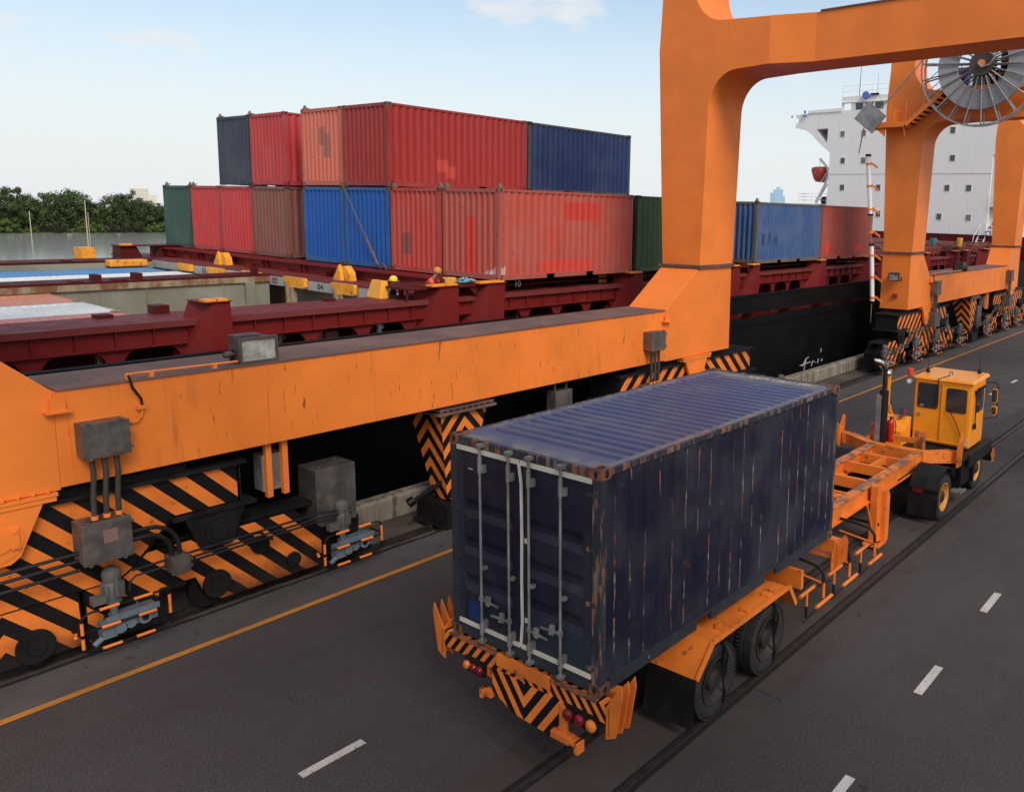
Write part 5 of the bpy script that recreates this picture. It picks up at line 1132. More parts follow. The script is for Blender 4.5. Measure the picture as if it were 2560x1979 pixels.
m.prism([(Q(21.2), 12.4), (Q(20.3), 13.2), (Q(18.5), 14.85), (Q(16.3), 15.5), (Q(16.4), 16.7), (Q(21.2), 16.8)], 'x', SX, SX+3.2)
m.box(SX+3.2, SX+3.3, Q(36.8), Q(38.9), 13.8, 15.4)
sup = m.build('superstructure', M_white, ship)
m = MB()
yw = [(33.40, 34.18), (32.45, 33.28), (31.4, 32.25), (30.3, 31.1), (29.2, 30.0), (28.1, 28.9), (27, 27.8), (25.9, 26.7)]
# bridge house front: built round its window openings
zb, zw0, zw1, zt = 16.80, 16.88, 17.52, 18.16
m.box(SX, SX+.12, Q(20.5), Q(35.6), zw1, zt); m.box(SX, SX+.12, Q(20.5), Q(35.6), zb, zw0)
edges = [35.6, 35.40]+[34.62]+[v for a, b in yw for v in (b, a)]+[20.5]
prev = 35.6
for a, b in [(34.62, 35.38)]+yw: m.box(SX, SX+.12, Q(b), Q(prev), zw0, zw1); prev = a
m.box(SX, SX+.12, Q(20.5), Q(prev), zw0, zw1); m.box(SX+.12, SX+7, Q(20.5), Q(35.6), zt-.1, zt); m.box(SX+.12, SX+.22, Q(35.5), Q(35.6), zw1, zt); m.box(SX+4, SX+4.1, Q(20.5), Q(34.5), zb, zt); m.box(SX-.12, SX, Q(20.5), Q(35.6), zw1+.06, zw1+.10)
m.build('bridge_house', M_white, sup)
for a, b in yw: m = MB(); m.box(SX+.05, SX+.07, Q(a), Q(b), zw0, zw1); m.build('bridge_window', M_glass, sup)
def lt(name, y, z, w=.44, h=.54, mt=M_glass):
    m = MB(); m.box(SX-.03, SX, Q(y-w/2-.04), Q(y+w/2+.04), z-h/2-.04, z+h/2+.04); f = m.build('window_frame', M_white, sup); m = MB(); m.prism([(yy, zz) for yy, zz in rrect(Q(y-w/2), Q(y+w/2), z-h/2, z+h/2, .05, 3)], 'x', SX-.037, SX-.031); m.build('window', mt, f)
M_glass2 = plain('curtained_glass', (.14, .145, .14), .15, var=.3, sc=1)
for (y, z, mt) in ((35.3, 14.68, M_glass2), (33.15, 14.70, M_glass2), (35.1, 12.16, M_glass), (33.0, 12.16, M_glass2), (34.98, 9.60, M_glass), (31.33, 9.62, M_glass), (31.15, 7.16, M_glass), (35, 7.1, M_glass), (33, 7.1, M_glass), (27.0, 14.68, M_glass), (28.9, 12.2, M_glass), (29.2, 9.6, M_glass), (24.82, 14.68, M_glass), (24.65, 12.25, M_glass), (24.9, 9.62, M_glass), (23.0, 9.62, M_glass), (25.4, 7.05, M_glass), (22.8, 7.03, M_glass2)): lt('w', y, z, mt=mt)
m = MB(); m.box(SX-.02, SX+.05, Q(21.2), Q(36.6), 10.85, 10.87); m.box(SX-.35, SX, Q(16.6), Q(37), 4.55, 5.50); m.build('deck_break', M_redd, ship)
m = MB(); m.box(SX-.4, SX+11, Q(16.4), Q(40.3), 2.6, 5.50); m.build('forecastle_deck', M_redd, ship)
m = MB(); m.box(SX+.5, SX+11, Q(36.5), Q(40.4), 5.5, 8.0); m.build('boat_deck_house', M_white, sup)
# side tower at the right end of the front wall
m = MB(); m.cyl((SX+1.2, Q(20.6), 8.0), (SX+1.2, Q(20.6), 12.6), 1.0, n=24); m.box(SX+.6, SX+5, Q(17.6), Q(21.2), 12.4, 12.6); m.box(SX+.9, SX+5, Q(18.4), Q(21.2), 5.5, 8.0); m.cyl((SX+.6, Q(20.9), 13.0), (SX+.6, Q(20.9), 14.7), .6, n=16); m.build('side_tower', M_white, sup, smooth=True)
m = MB(); m.box(SX+.22, SX+.3, Q(20.35), Q(20.75), 10.8, 11.4); m.box(SX-.02, SX+.02, Q(20.6), Q(20.9), 13.4, 14.1); m.build('window', M_glass, sup)
m = MB(); 
for z in (8.0, 8.4, 8.8): m.tube([(SX-.1, Q(21.2), z), (SX-.25, Q(20.4), z), (SX-.2, Q(19.4), z), (SX+.2, Q(18.6), z)], .03, 5)
m.build('balcony_rail', M_white, sup)
# railings, mast, dome, lamps, davit on the superstructure
m = MB()
for y in [20.6+1.5*k for k in range(11)]: m.cyl((SX+.1, Q(y), zt), (SX+.1, Q(y), zt+1.0), .025, n=5)
for z in (.5, 1.0): m.tube([(SX+.1, Q(20.6), zt+z), (SX+.1, Q(35.5), zt+z)], .02, 5); m.tube([(SX+.1, Q(35.5), zt+z), (SX+6, Q(35.5), zt+z)], .02, 5)
m.cyl((SX+.1, Q(35.5), zt), (SX+.1, Q(35.5), zt+1), .025, n=5); m.build('roof_railing', M_white, sup)
m = MB(); m.cyl((SX+1, Q(34.3), zt), (SX+1, Q(34.3), zt+4.6), .05, .015, 6); m.cyl((SX+1.2, Q(32.6), zt), (SX+1.2, Q(32.6), zt+2.2), .03, .01, 6); m.build('whip_antenna', M_galv, sup)
m = MB(); m.tube([(SX+3, Q(31.2), zt), (SX+3, Q(30.7), zt+3.2)], .09, 8); m.tube([(SX+3, Q(32.2), zt), (SX+3, Q(31.0), zt+3.2)], .06, 8); m.box(SX+2.4, SX+3.6, Q(30.4), Q(31.6), zt+3.2, zt+3.28)
for z in (3.6, 4.1, 4.6): m.tube([(SX+2.4, Q(31.6), zt+z), (SX+2.4, Q(30.4), zt+z)], .025, 5)
for y in (30.4, 31, 31.6): m.cyl((SX+2.4, Q(y), zt+3.2), (SX+2.4, Q(y), zt+4.6), .02, n=5)
m.cyl((SX+3, Q(30.6), zt), (SX+3, Q(30.6), zt+6.3), .16, .10, 8); m.build('radar_mast', M_white, sup)
m = MB(); m.lathe([(.001, 1.5), (.55, 1.3), (.78, .7), (.7, .2), (.35, 0)], 'z', (SX+3, Q(30.6), zt+5.3), 18); m.build('radar_dome', M_white, sup, smooth=True)
m = MB(); m.cyl((SX+2, Q(23.4), zt), (SX+2, Q(23.4), zt+7.5), .34, .25, 12); m.tube([(SX+2, Q(23.4), zt+5), (SX+2, Q(22.4), zt+5)], .05, 6); m.box(SX+1.6, SX+2.4, Q(22.2), Q(24.6), zt+6.6, zt+6.7); m.build('signal_mast', M_white, sup)
M_bl = plain('search_lamp_blue', (.08, .16, .50), .35)
m = MB(); m.lathe([(.001, -.2), (.30, -.2), (.36, 0), (.30, .22), (.001, .30)], 'x', (SX-.25, Q(33.1), zt), 16); m.cyl((SX-.2, Q(39.35), 16.75), (SX-.2, Q(39.35), 17.05), .10, n=8); m.box(SX-.3, SX-.1, Q(39.2), Q(39.5), 16.45, 16.6); m.build('search_light', M_bl, sup, smooth=True)
m = MB(); m.box(SX-.2, SX, Q(31.9), Q(32.7), zt, zt+.15); m.cyl((SX-.1, Q(40.8), 16.4), (SX-.1, Q(40.8), 16.65), .06, n=6); m.build('deck_fitting', M_black2, sup)
m = MB()
for y0, y1, x_ in ((37.3, 37.9, SX+.8),):
    m.tube([(x_, Q(38.1), 8.1), (x_, Q(37.2), 9.9), (x_, Q(36.9), 10.9), (x_, Q(37.1), 11.6), (x_, Q(37.9), 12.45)], .13, 8); m.tube([(x_+.5, Q(38.3), 8.0), (x_+.5, Q(37.0), 10.2)], .06, 6); m.tube([(x_, Q(36.7), 8.1), (x_, Q(36.75), 11.2)], .08, 6); m.tube([(x_, Q(37.7), 10.1), (x_, Q(37.15), 11.0)], .09, 6)
m.tube([(x_, Q(38.1), 8.6), (x_, Q(36.8), 8.15)], .06, 6); m.build('davit', M_white, sup, smooth=True)
m = MB()
for z in (.35, .7, 1.0): m.tube([(SX+.4, Q(36.7), 8.0+z), (SX+.4, Q(39.8), 8.0+z), (SX+3, Q(40.2), 8.0+z)], .02, 5)
for y in (36.8, 37.6, 38.4, 39.2, 39.8): m.cyl((SX+.4, Q(y), 8.0), (SX+.4, Q(y), 9.0), .02, n=5)
m.build('boat_deck_rail', M_white, sup)
m = MB(); m.lathe([(.001, -.4), (.35, -.4), (.42, 0), (.3, .3), (.001, .35)], 'z', (SX+.8, Q(37.1), 8.4), 10); m.build('davit_winch', M_black2, sup, smooth=True)
# stairs up to the deck
m = MB()
for y in (21.75, 21.15): m.beam((SX-1.2, Q(y), 4.6), (SX-.2, Q(y-.05), 5.5), .06, .16)
m.tube([(SX-1.3, Q(21.9), 4.7), (SX-1.2, Q(21.85), 5.5), (SX-.2, Q(21.6), 6.5), (SX-.2, Q(21.2), 6.5)], .03, 5); m.tube([(SX-.2, Q(21.6), 6.5), (SX-.2, Q(21.6), 5.5)], .03, 5)
for k in range(4): m.box(SX-1.1+.25*k, SX-.95+.25*k, Q(21.15), Q(21.75), 4.75+.2*k, 4.77+.2*k)
m.build('deck_stairs', M_white, ship)
# lifeboat
lbt = empty('lifeboat'); shipped(lbt, SX+.8, 37.85, 10.15); tag(lbt, 'small dark red lifeboat hanging from its white davit beside the bridge', 'lifeboat')
m = MB(); rings = []
for (x, s) in ((-1.0, .10), (-.75, .62), (-.3, .95), (.3, 1.0), (.9, .9), (1.2, .6)):
    rings.append([(x, a*s*1.15, b*1.25*(.6+.4*s)+(.0 if s > .5 else .35)) for a, b in ((0, 0), (.35, .25), (.72, .95), (.66, 1.15), (.3, 1.22), (-.3, 1.22), (-.66, 1.15), (-.72, .95), (-.35, .25))])
m.loft(rings); m.build('hull', plain('lifeboat_red', (.30, .03, .02), .45), lbt, smooth=True)
m = MB(); m.tube([(-.95, 0, .6), (-.7, 0, 1.1), (0, 0, 1.5), (0, .05, 2.3)], .03, 5); m.tube([(-1.0, 0, .9), (-.8, 0, .12)], .03, 5); m.build('lifting_line', M_white, lbt)
# ------------------------------------------------------------------ containers on the ship
RED = (.40, .040, .032); RED2 = (.34, .032, .028); LRED = (.50, .10, .072); SAL = (.62, .15, .09); BRN = (.215, .070, .050); BLU = (.005, .085, .36); DBL = (.006, .028, .105); DNV = (.030, .040, .065); GRN = (.022, .075, .055); GRN2 = (.032, .082, .030); MBL = (.035, .095, .25); ORD = (.35, .065, .042)
def ship_box(label, mats, x, y, z, group=None, name='shipping_container'):
    o = container(name, label, mats, (0, 0, 0), group=group, detail=False); return shipped(o, x, y, z)
ZL, ZU = 4.765, 4.765+CH+.025
XS = 16.04
gl, gu = 'containers on the lower tier of the ship', 'containers on the upper tier of the ship'
ship_box('faded red container at the near corner of the lower tier, its end splashed with white', cmats('corner_red', (.47, .078, .052), fade=.35, frame=(.42, .085, .06), rust=.35, streak=.3, patches=(((.60, .035, .02), 'Y', 1.02, 1.46, .02, 1.78, .85), ((.55, .035, .025), 'X', 2.75, 4.35, 1.72, 2.28, .8), ((.70, .04, .03), 'X', 1.7, 4.0, .17, .55, .55)), cast=(.28, .10, .07), splash=True), XS, 17.55, ZL, gl)
ship_box('red container with a brown rub mark on its end, second of the lower tier', cmats('second_red', (.50, .050, .034), rust=.3, streak=.3, fade=.3, patches=(((.20, .06, .05), 'Y', 1.50, 1.95, .55, 1.20, .85),)), XS, 20.10, ZL, gl)
blm = cmats('bright_blue', BLU, fade=.05, rust=.1, streak=.15, cast=(.09, .075, .055), frame=(.012, .10, .30), patches=(((.05, .11, .17), 'Y', .9, 2.0, .0, .17, .8),))
ship_box('bright blue container crossed by the long lashing rod', blm, XS, 22.64, ZL, gl)
ship_box('bright blue container between the brown container and the lashed blue one', blm, XS, 25.16, ZL, gl)
ship_box('brown container at the gap in the lower tier of the ship', cmats('brown', BRN, fade=.3, frame=(.20, .075, .05)), XS, 28.72, ZL, gl)
ship_box('red container with a bright red strip at its foot, beside the brown one', cmats('strip_red', (.50, .035, .035), fade=.2, rust=.15, patches=(((.85, .03, .02), 'Y', .12, .24, .0, 1.3, .9),), frame=(.44, .045, .04)), XS, 31.26, ZL, gl)
ship_box('red container next to the dark green one at the left of the lower tier', cmats('left_red', (.50, .036, .034), fade=.2, rust=.15, frame=(.44, .045, .04)), XS, 33.80, ZL, gl)
ship_box('dark green container at the left end of the lower tier', cmats('dark_green', GRN, fade=.3, rust=.1, frame=(.03, .07, .055)), XS, 36.42, ZL, gl)
ship_box('mid green container seen between the faded red one and the crane leg', cmats('mid_green', GRN2, fade=.2, rust=.15, frame=(.05, .09, .05)), 22.36, 17.55, ZL, gl)
ship_box('scuffed blue container with dark worn patches, right of the crane leg', cmats('worn_blue', MBL, fade=.5, rust=.5, streak=.3, frame=(.13, .115, .09), cast=(.10, .075, .05), patches=(((.012, .03, .10), 'X', .55, .80, .75, 1.25, .8), ((.012, .03, .10), 'X', 1.05, 1.25, .85, 1.3, .6), ((.012, .03, .10), 'X', 1.5, 1.9, .8, 1.15, .6))), 30.42, 17.55, ZL, gl)
ship_box('brick red container with bright red marks, last on the right', cmats('brick_red', ORD, fade=.3, rust=.35, patches=(((.85, .03, .02), 'X', .62, .95, .25, .85, .8), ((.80, .03, .02), 'X', 4.2, 4.8, .35, .7, .7))), 36.54, 17.55, ZL, gl)
bk = cmats('back_red', RED2); bk2 = cmats('back_blue', DBL, frame=(.04, .05, .07))
for (x, y, lb, mt) in ((22.36, 20.1, 'red container just behind the mid green one', bk), (22.36, 22.64, 'dark blue container hidden behind the lower tier beyond the green one', bk2), (30.42, 20.1, 'blue container behind the scuffed blue one', bk2), (36.54, 20.1, 'red container behind the brick red one', bk)):
    ship_box(lb, mt, x, y, ZL, gl)
ship_box('clean red container at the near corner of the upper tier, two paler squares on it', cmats('upper_red', (.31, .024, .020), fade=.06, rust=.12, streak=.15, roof=(.22, .05, .04), cast=(.16, .09, .06), patches=(((.50, .075, .05), 'X', 1.95, 2.4, .55, .95, .6), ((.50, .075, .05), 'X', 2.3, 2.75, .35, .75, .6))), XS, 22.62, ZU, gu)
ship_box('dark blue container at the right end of the upper tier', cmats('upper_blue', DBL, fade=.2, rust=.3, streak=.2, frame=(.07, .07, .07)), XS+6.14, 22.62, ZU, gu)
ship_box('salmon container with a grey brown patch, second row of the upper tier', cmats('salmon', SAL, fade=.25, rust=.45, streak=.3, frame=(.50, .13, .08), patches=(((.27, .10, .09), 'Y', 1.05, 1.38, 1.35, 1.95, .8), ((.27, .10, .09), 'Y', .78, 1.12, .95, 1.75, .8))), XS, 25.15, ZU, gu)
ship_box('red container with its side in shade at the gap in the upper tier', cmats('gap_red', (.46, .04, .04), fade=.2, rust=.15), XS, 28.70, ZU, gu)
ship_box('navy grey container at the left end of the upper tier', cmats('grey_navy', DNV, fade=.25, rust=.1, cast=(.03, .04, .05)), XS, 31.24, ZU, gu)
gh = 'containers down in the open hold'
pinkm = cmats('pink_roofed', (.50, .16, .12), roof=(.62, .22, .17), fade=.3); whm = cmats('white_roofed', (.74, .72, .66), roof=(.80, .79, .74), fade=.1); salm = cmats('salmon_roofed', (.60, .22, .13), roof=(.68, .25, .14), fade=.5)
hb_ = cmats('hold_blue', (.05, .16, .36), roof=(.085, .26, .52), fade=.2)
for (x, y, mt, lb) in ((1.70, 19.2, pinkm, 'pink roofed container in the near hold right against the red coaming'), (1.76, 21.7, whm, 'white roofed container in the middle of the near hold'), (1.80, 24.2, salm, 'salmon roofed container in the near hold beside the beige bulkhead'), (7.75, 33.12, hb_, 'pale blue roofed container deep in the far hold'), (7.85, 30.6, whm, 'white roofed container in the far hold behind the centre girder'), (1.6, 30.6, pinkm, 'dusty pink roofed container at the left edge of the far hold'), (7.9, 28.1, whm, 'white roofed container just behind the two short posts of the centre girder')):
    ship_box(lb, mt, x, y, 4.17-CH if y < 28 else 4.11-CH, gh)
# twistlocks on the container tops
M_tw = paint('twistlock_rust', (.16, .10, .07), .6, .7)
tw = MB(); tw.lathe([(.001, .15), (.03, .14), (.05, .10), (.06, .05), (.09, .04), (.09, 0), (.001, 0)], 'z', (0, 0, 0), 8); tw.box(.06, .16, -.02, .02, .04, .07)
tp = None
for (x, y, z) in ((XS+.12, 38.7, ZL), (XS+.12, 36.50, ZL), (XS+.12, 36.2, ZL), (XS+.12, 33.60, ZU), (XS+.12, 31.3, ZU), (XS+.12, 27.5, ZU), (XS+.12, 22.45, ZL), (XS+.12, 20.2, ZL), (XS+.12, 19.9, ZL), (XS+.12, 17.62, ZL), (30.5, 17.65, ZL), (42.4, 17.65, ZL)):
    if tp is None: tp = tw.build('twistlock', M_tw, None, smooth=True); o = tp
    else: o = bpy.data.objects.new('twistlock', tp.data); COL.objects.link(o)
    shipped(o, x, y, z+CH+.002); tag(o, 'rusty twistlock standing on a top corner of a container on the ship', 'twistlock', 'twistlocks on the container tops')
# lashing rod
m = MB(); a = Vector((15.92, Q(24.98), 4.78+CH+.05)); b_ = Vector((15.86, Q(22.98), 4.86)); mid = a.lerp(b_, .66)
m.tube([a, mid], .016, 6); m.tube([mid, b_], .035, 8); m.lathe([(.03, -.03), (.07, -.02), (.07, .02), (.03, .03)], 'x', tuple(mid), 10)
for s_ in (0, .5): m.tube([b_+Vector((0, .05-s_*.6, -.02)), b_+Vector((-.05, .12-s_*.6, .05)), b_+Vector((-.06, .02-s_*.6, .09)), b_+Vector((-.04, -.1-s_*.6, .03)), b_+Vector((0, -.12-s_*.6, -.08))], .022, 6)
lr = m.build('lashing_rod', M_tw, None, smooth=True); lr.location = (0, 17.5, 0); lr.rotation_euler = (HEEL, 0, 0); tag(lr, 'long rusty lashing rod with turnbuckle slanting across a bright blue container', 'lashing rod')
# ------------------------------------------------------------------ people and small things on the ship
SKIN = plain('brown_skin', (.22, .105, .06), .55); SKIN.node_tree
def body(name, joints, edges, radii, mat, parent, sub=2):
    me = bpy.data.meshes.new(name); me.from_pydata(joints, edges, []); o = bpy.data.objects.new(name, me); COL.objects.link(o); o.parent = parent
    sm = o.modifiers.new('skin', 'SKIN'); me.skin_vertices.new() if not me.skin_vertices else None
    for i, r in enumerate(radii): sv = me.skin_vertices[0].data[i]; sv.radius = (r, r) if not isinstance(r, tuple) else r; sv.use_root = (i == 0)
    ss = o.modifiers.new('sub', 'SUBSURF'); ss.levels = sub; ss.render_levels = sub
    me.materials.append(mat)
    dg = bpy.context.evaluated_depsgraph_get(); m2 = bpy.data.meshes.new_from_object(o.evaluated_get(dg)); m2.name = name
    for p in m2.polygons: p.use_smooth = True
    if not m2.materials: m2.materials.append(mat)
    o.modifiers.clear(); o.data = m2; return o
def person(label, loc, rz, pose, shirt, trousers, hair, extra=None):
    root = empty('person', (0, 0, 0)); shipped(root, *loc); root.rotation_euler = (HEEL, 0, rz); tag(root, label, 'person')
    J = dict(pose)
    order = ['pelvis', 'waist', 'chest', 'neck', 'head', 'crown', 'shL', 'elL', 'wrL', 'haL', 'shR', 'elR', 'wrR', 'haR', 'hipL', 'knL', 'anL', 'toL', 'hipR', 'knR', 'anR', 'toR']
    rad = [.125, .125, .145, .052, .085, .075, .062, .043, .028, .030, .062, .043, .028, .030, .09, .06, .04, .035, .09, .06, .04, .035]
    ed = [(0,1),(1,2),(2,3),(3,4),(4,5),(2,6),(6,7),(7,8),(8,9),(2,10),(10,11),(11,12),(12,13),(0,14),(14,15),(15,16),(16,17),(0,18),(18,19),(19,20),(20,21)]
    pts = [J[k] for k in order]
    b = body('body', pts, ed, rad, SKIN, root)
    # fingers
    fm = MB()
    for h, w in (('haL', 'wrL'), ('haR', 'wrR')):
        hv, wv = Vector(J[h]), Vector(J[w]); d = (hv-wv).normalized(); s = d.orthogonal().normalized(); n_ = d.cross(s)
        for k in range(4):
            o_ = hv+s*(.027-.018*k); l = (.062, .075, .070, .055)[k]; fm.tube([o_, o_+d*l*.5, o_+d*l*.85+n_*.02], .0085, 6)
        fm.tube([hv-d*.02+s*.03, hv+s*.06+d*.02, hv+s*.065+d*.05], .010, 6)
    fm.build('fingers', SKIN, b, smooth=True)
    hd = Vector(J['head']); cr = Vector(J['crown']); u = (cr-hd).normalized(); f_ = Vector(J.get('face', (1, 0, 0))).normalized(); f_ = (f_-u*f_.dot(u)).normalized(); sd_ = u.cross(f_)
    m = MB(); m.obox(hd+f_*.105-u*.01, f_*.018, sd_*.012, u*.02); m.build('nose', SKIN, b)
    m = MB(); m.obox(hd+f_*.098-u*.05, f_*.004, sd_*.022, u*.004)
    for s in (-1, 1): m.obox(hd+f_*.095+sd_*s*.035+u*.02, f_*.006, sd_*.012, u*.006)
    m.build('eyes_and_mouth', M_black, b)
    g = lambda *k: [J[x] for x in k]
    body('shirt', g('pelvis', 'waist', 'chest', 'shL', 'elL', 'shR', 'elR'), [(0,1),(1,2),(2,3),(3,4),(2,5),(5,6)], [.145, .148, .168, .082, .06, .082, .06], shirt, root)
    body('trousers', g('pelvis', 'hipL', 'knL', 'anL', 'hipR', 'knR', 'anR'), [(0,1),(1,2),(2,3),(0,4),(4,5),(5,6)], [.15, .115, .08, .062, .115, .08, .062], trousers, root)
    m = MB()
    for a in ('L', 'R'): t, an = Vector(J['to'+a]), Vector(J['an'+a]); m.obox((t+an)/2-Vector((0, 0, .02)), (t-an)/2*1.3, Vector((0, .04, 0)), Vector((0, 0, .035)))
    m.build('shoes', M_black2, root, bevel=.015)
    m = MB(); c = hd+u*.045-f_*.012
    for i in range(1): pass
    prof = [(.105, -.03), (.108, .02), (.09, .07), (.05, .10), (.001, .11)]
    n = 18; vs = []
    for i in range(n):
        a = 2*math.pi*i/n
        for r_, h_ in prof: vs.append(c+(f_*math.cos(a)*1.05+sd_*math.sin(a)*.92)*r_+u*h_)
    k = len(prof); m.add(vs, [(i*k+q, ((i+1)%n)*k+q, ((i+1)%n)*k+q+1, i*k+q+1) for i in range(n) for q in range(k-1)]); m.build('headwear' if hair[1] else 'hair', hair[0], b, smooth=True)
    if extra == 'brim':
        m = MB(); vs = []
        for i in range(n):
            a = 2*math.pi*i/n; vs += [c+(f_*math.cos(a)*1.2+sd_*math.sin(a))*.108-u*.03, c+(f_*math.cos(a)*1.3+sd_*math.sin(a))*.128-u*.035]
        m.add(vs, [(i*2, ((i+1)%n)*2, ((i+1)%n)*2+1, i*2+1) for i in range(n)]); m.build('hat_brim', hair[0], b)
    return root
crouch = dict(pelvis=(-.10, 0, .42), waist=(-.02, 0, .58), chest=(.12, 0, .78), neck=(.20, 0, .92), head=(.26, 0, 1.02), crown=(.31, 0, 1.13), shL=(.13, .20, .82), elL=(.25, .26, .56), wrL=(.42, .18, .42), haL=(.49, .15, .40), shR=(.13, -.20, .82), elR=(.28, -.24, .58), wrR=(.44, -.12, .44), haR=(.51, -.10, .42), hipL=(-.08, .11, .38), knL=(.28, .20, .50), anL=(.05, .17, .09), toL=(.23, .19, .04), hipR=(-.08, -.11, .38), knR=(.30, -.17, .48), anR=(.06, -.15, .09), toR=(.24, -.16, .04), face=(1, 0, -.6))
stand = dict(pelvis=(0, 0, .92), waist=(.0, 0, 1.08), chest=(.02, 0, 1.30), neck=(.04, 0, 1.47), head=(.07, 0, 1.57), crown=(.08, 0, 1.68), shL=(.02, .20, 1.36), elL=(.05, .25, 1.09), wrL=(.22, .2, .95), haL=(.29, .18, .93), shR=(.02, -.20, 1.36), elR=(.06, -.25, 1.09), wrR=(.24, -.18, .98), haR=(.31, -.16, .96), hipL=(0, .10, .87), knL=(.04, .12, .48), anL=(0, .12, .09), toL=(.18, .13, .04), hipR=(0, -.10, .87), knR=(.02, -.12, .48), anR=(-.03, -.12, .09), toR=(.15, -.14, .04), face=(1, 0, -.3))
sit = dict(pelvis=(0, 0, .47), waist=(.02, 0, .62), chest=(.14, 0, .84), neck=(.22, 0, .98), head=(.30, 0, 1.05), crown=(.38, 0, 1.14), shL=(.14, .19, .88), elL=(.30, .22, .66), wrL=(.50, .12, .62), haL=(.57, .08, .62), shR=(.14, -.19, .88), elR=(.32, -.22, .66), wrR=(.50, -.10, .62), haR=(.57, -.06, .62), hipL=(.02, .10, .46), knL=(.42, .14, .46), anL=(.40, .14, .09), toL=(.57, .15, .04), hipR=(.02, -.10, .46), knR=(.42, -.14, .46), anR=(.36, -.14, .09), toR=(.53, -.15, .04), face=(1, 0, -.9))
M_hiv = plain('orange_red_vest', (.78, .10, .05), .6); M_nvt = plain('dark_navy_cloth', (.015, .02, .035), .8); M_wcl = plain('white_cotton', (.62, .60, .57), .8)
person('person in a yellow hard hat, mostly hidden behind the stanchion platform', (13.75, 19.35, 3.18), R(-30), stand, M_nvt, M_nvt, (plain('hard_hat_yellow', (.90, .62, .04), .35), True), 'brim')
person('person in an orange vest and ochre head cloth, crouching on the stanchion platform', (14.55, 18.75, 3.98), R(-60), crouch, M_hiv, M_nvt, (plain('ochre_head_cloth', (.62, .24, .05), .8), True))
person('person in white clothes seated on a blue stool at the foot of the white superstructure', (76.2, 20.75, 5.50), R(-70), sit, M_wcl, M_wcl, (M_black2, False))
st_ = empty('stool'); shipped(st_, 76.2, 20.78, 5.50); tag(st_, 'blue plastic stool under the seated person in white', 'stool')
m = MB(); m.box(-.2, .2, -.2, .2, .36, .42); m.build('seat', M_bl, st_, bevel=.02)
for sx in (-1, 1):
    for sy in (-1, 1): m = MB(); m.beam((sx*.16, sy*.16, .36), (sx*.2, sy*.2, 0), .05, .05); m.build('leg', M_bl, st_)
jc = empty('jerrycan'); shipped(jc, 14.75, 18.05, 4.73); jc.rotation_euler.z = R(20); tag(jc, 'yellow orange jerrycan lying on the stanchion platform beside the blue rags', 'jerrycan')
m = MB(); m.prism(rrect(-.13, .16, .0, .17, .05), 'x', -.10, .08); m.build('can_body', plain('jerrycan_yellow', (.85, .42, .06), .4), jc, bevel=.03); m = MB(); m.cyl((0, .15, .12), (-.02, .24, .14), .028, n=10); m.build('cap', M_yelor, jc)
m = MB(); rr = random.Random(9)
for k in range(9):
    p = Vector((rr.uniform(-.18, .18), rr.uniform(-.15, .15), .05)); m.tube([p+Vector((rr.uniform(-.12, .12), rr.uniform(-.12, .12), rr.uniform(-.02, .09))) for _ in range(4)], rr.uniform(.022, .035), 7)
rg = m.build('rag_pile', plain('light_blue_cloth', (.20, .45, .55), .85), None, smooth=True); shipped(rg, 15.05, 17.75, 4.76); tag(rg, 'crumpled light blue rags on the stanchion platform', 'rags')
for (x, y, z, nm, lb, col, r_, h_) in ((61.6, 20.6, 4.95, 'bucket', 'teal bucket among the lashing gear on the far hatch cover', (.02, .16, .20), .24, .5), (60.9, 18.5, 4.95, 'oil_can', 'tall yellow can at the right end of the far hatch cover', (.85, .36, .03), .20, .62)):
    m = MB(); m.lathe([(.001, 0), (r_*.85, 0), (r_, h_*.95), (r_*.93, h_), (r_*.8, h_*.9), (.001, h_*.88)], 'z', (0, 0, 0), 16); o = m.build(nm, plain(nm+'_paint', col, .45), None, smooth=True); shipped(o, x, y, z); tag(o, lb, nm.replace('_', ' '))
# ------------------------------------------------------------------ far bank: trees, palms, poles, towers
def leaf_mat(name, a, b):
    nt = NT(name); c = nt.mix(nt.ramp(nt.noise(.35, 3, .6), .35, .65), a, b); return nt.fin(c, .6, 0, .25)
M_lf = [leaf_mat('dark_green_leaves', (.022, .042, .012), (.055, .085, .024)), leaf_mat('mid_green_leaves', (.035, .065, .014), (.085, .12, .032)), leaf_mat('olive_leaves', (.032, .045, .014), (.07, .085, .028))]
M_lfl = leaf_mat('light_shrub_leaves', (.06, .10, .02), (.11, .17, .035)); M_bark = plain('bark_grey_brown', (.09, .07, .05), .9)
def crown(rng, h, w, nclump, leaves, ls):
    m = MB(); cl_ = []
    for k in range(nclump):
        a = rng.uniform(0, 6.28); t = rng.random()**.5; zf = rng.uniform(.12, 1.0); rad = w*.5*t*(1.05-.65*abs(zf-.45)); cl_.append((rad*math.cos(a), rad*math.sin(a), h*zf, w*rng.uniform(.11, .20)*(1.1-.4*zf)))
    for (x, y, z, r) in cl_:
        for q in range(leaves):
            d = Vector((rng.gauss(0, 1), rng.gauss(0, 1), rng.gauss(0, .8))).normalized()*r*rng.uniform(.55, 1.05); p = Vector((x, y, z))+d
            n_ = (d.normalized()+Vector((rng.uniform(-.6, .6), rng.uniform(-.6, .6), rng.uniform(-.2, .9)))).normalized(); u_ = n_.orthogonal().normalized(); v_ = n_.cross(u_); s = ls*rng.uniform(.6, 1.3)
            m.add([p+u_*s, p+v_*s*.6, p-u_*s, p-v_*s*.6], [(0,1,2,3)])
    return m, cl_
protos = []
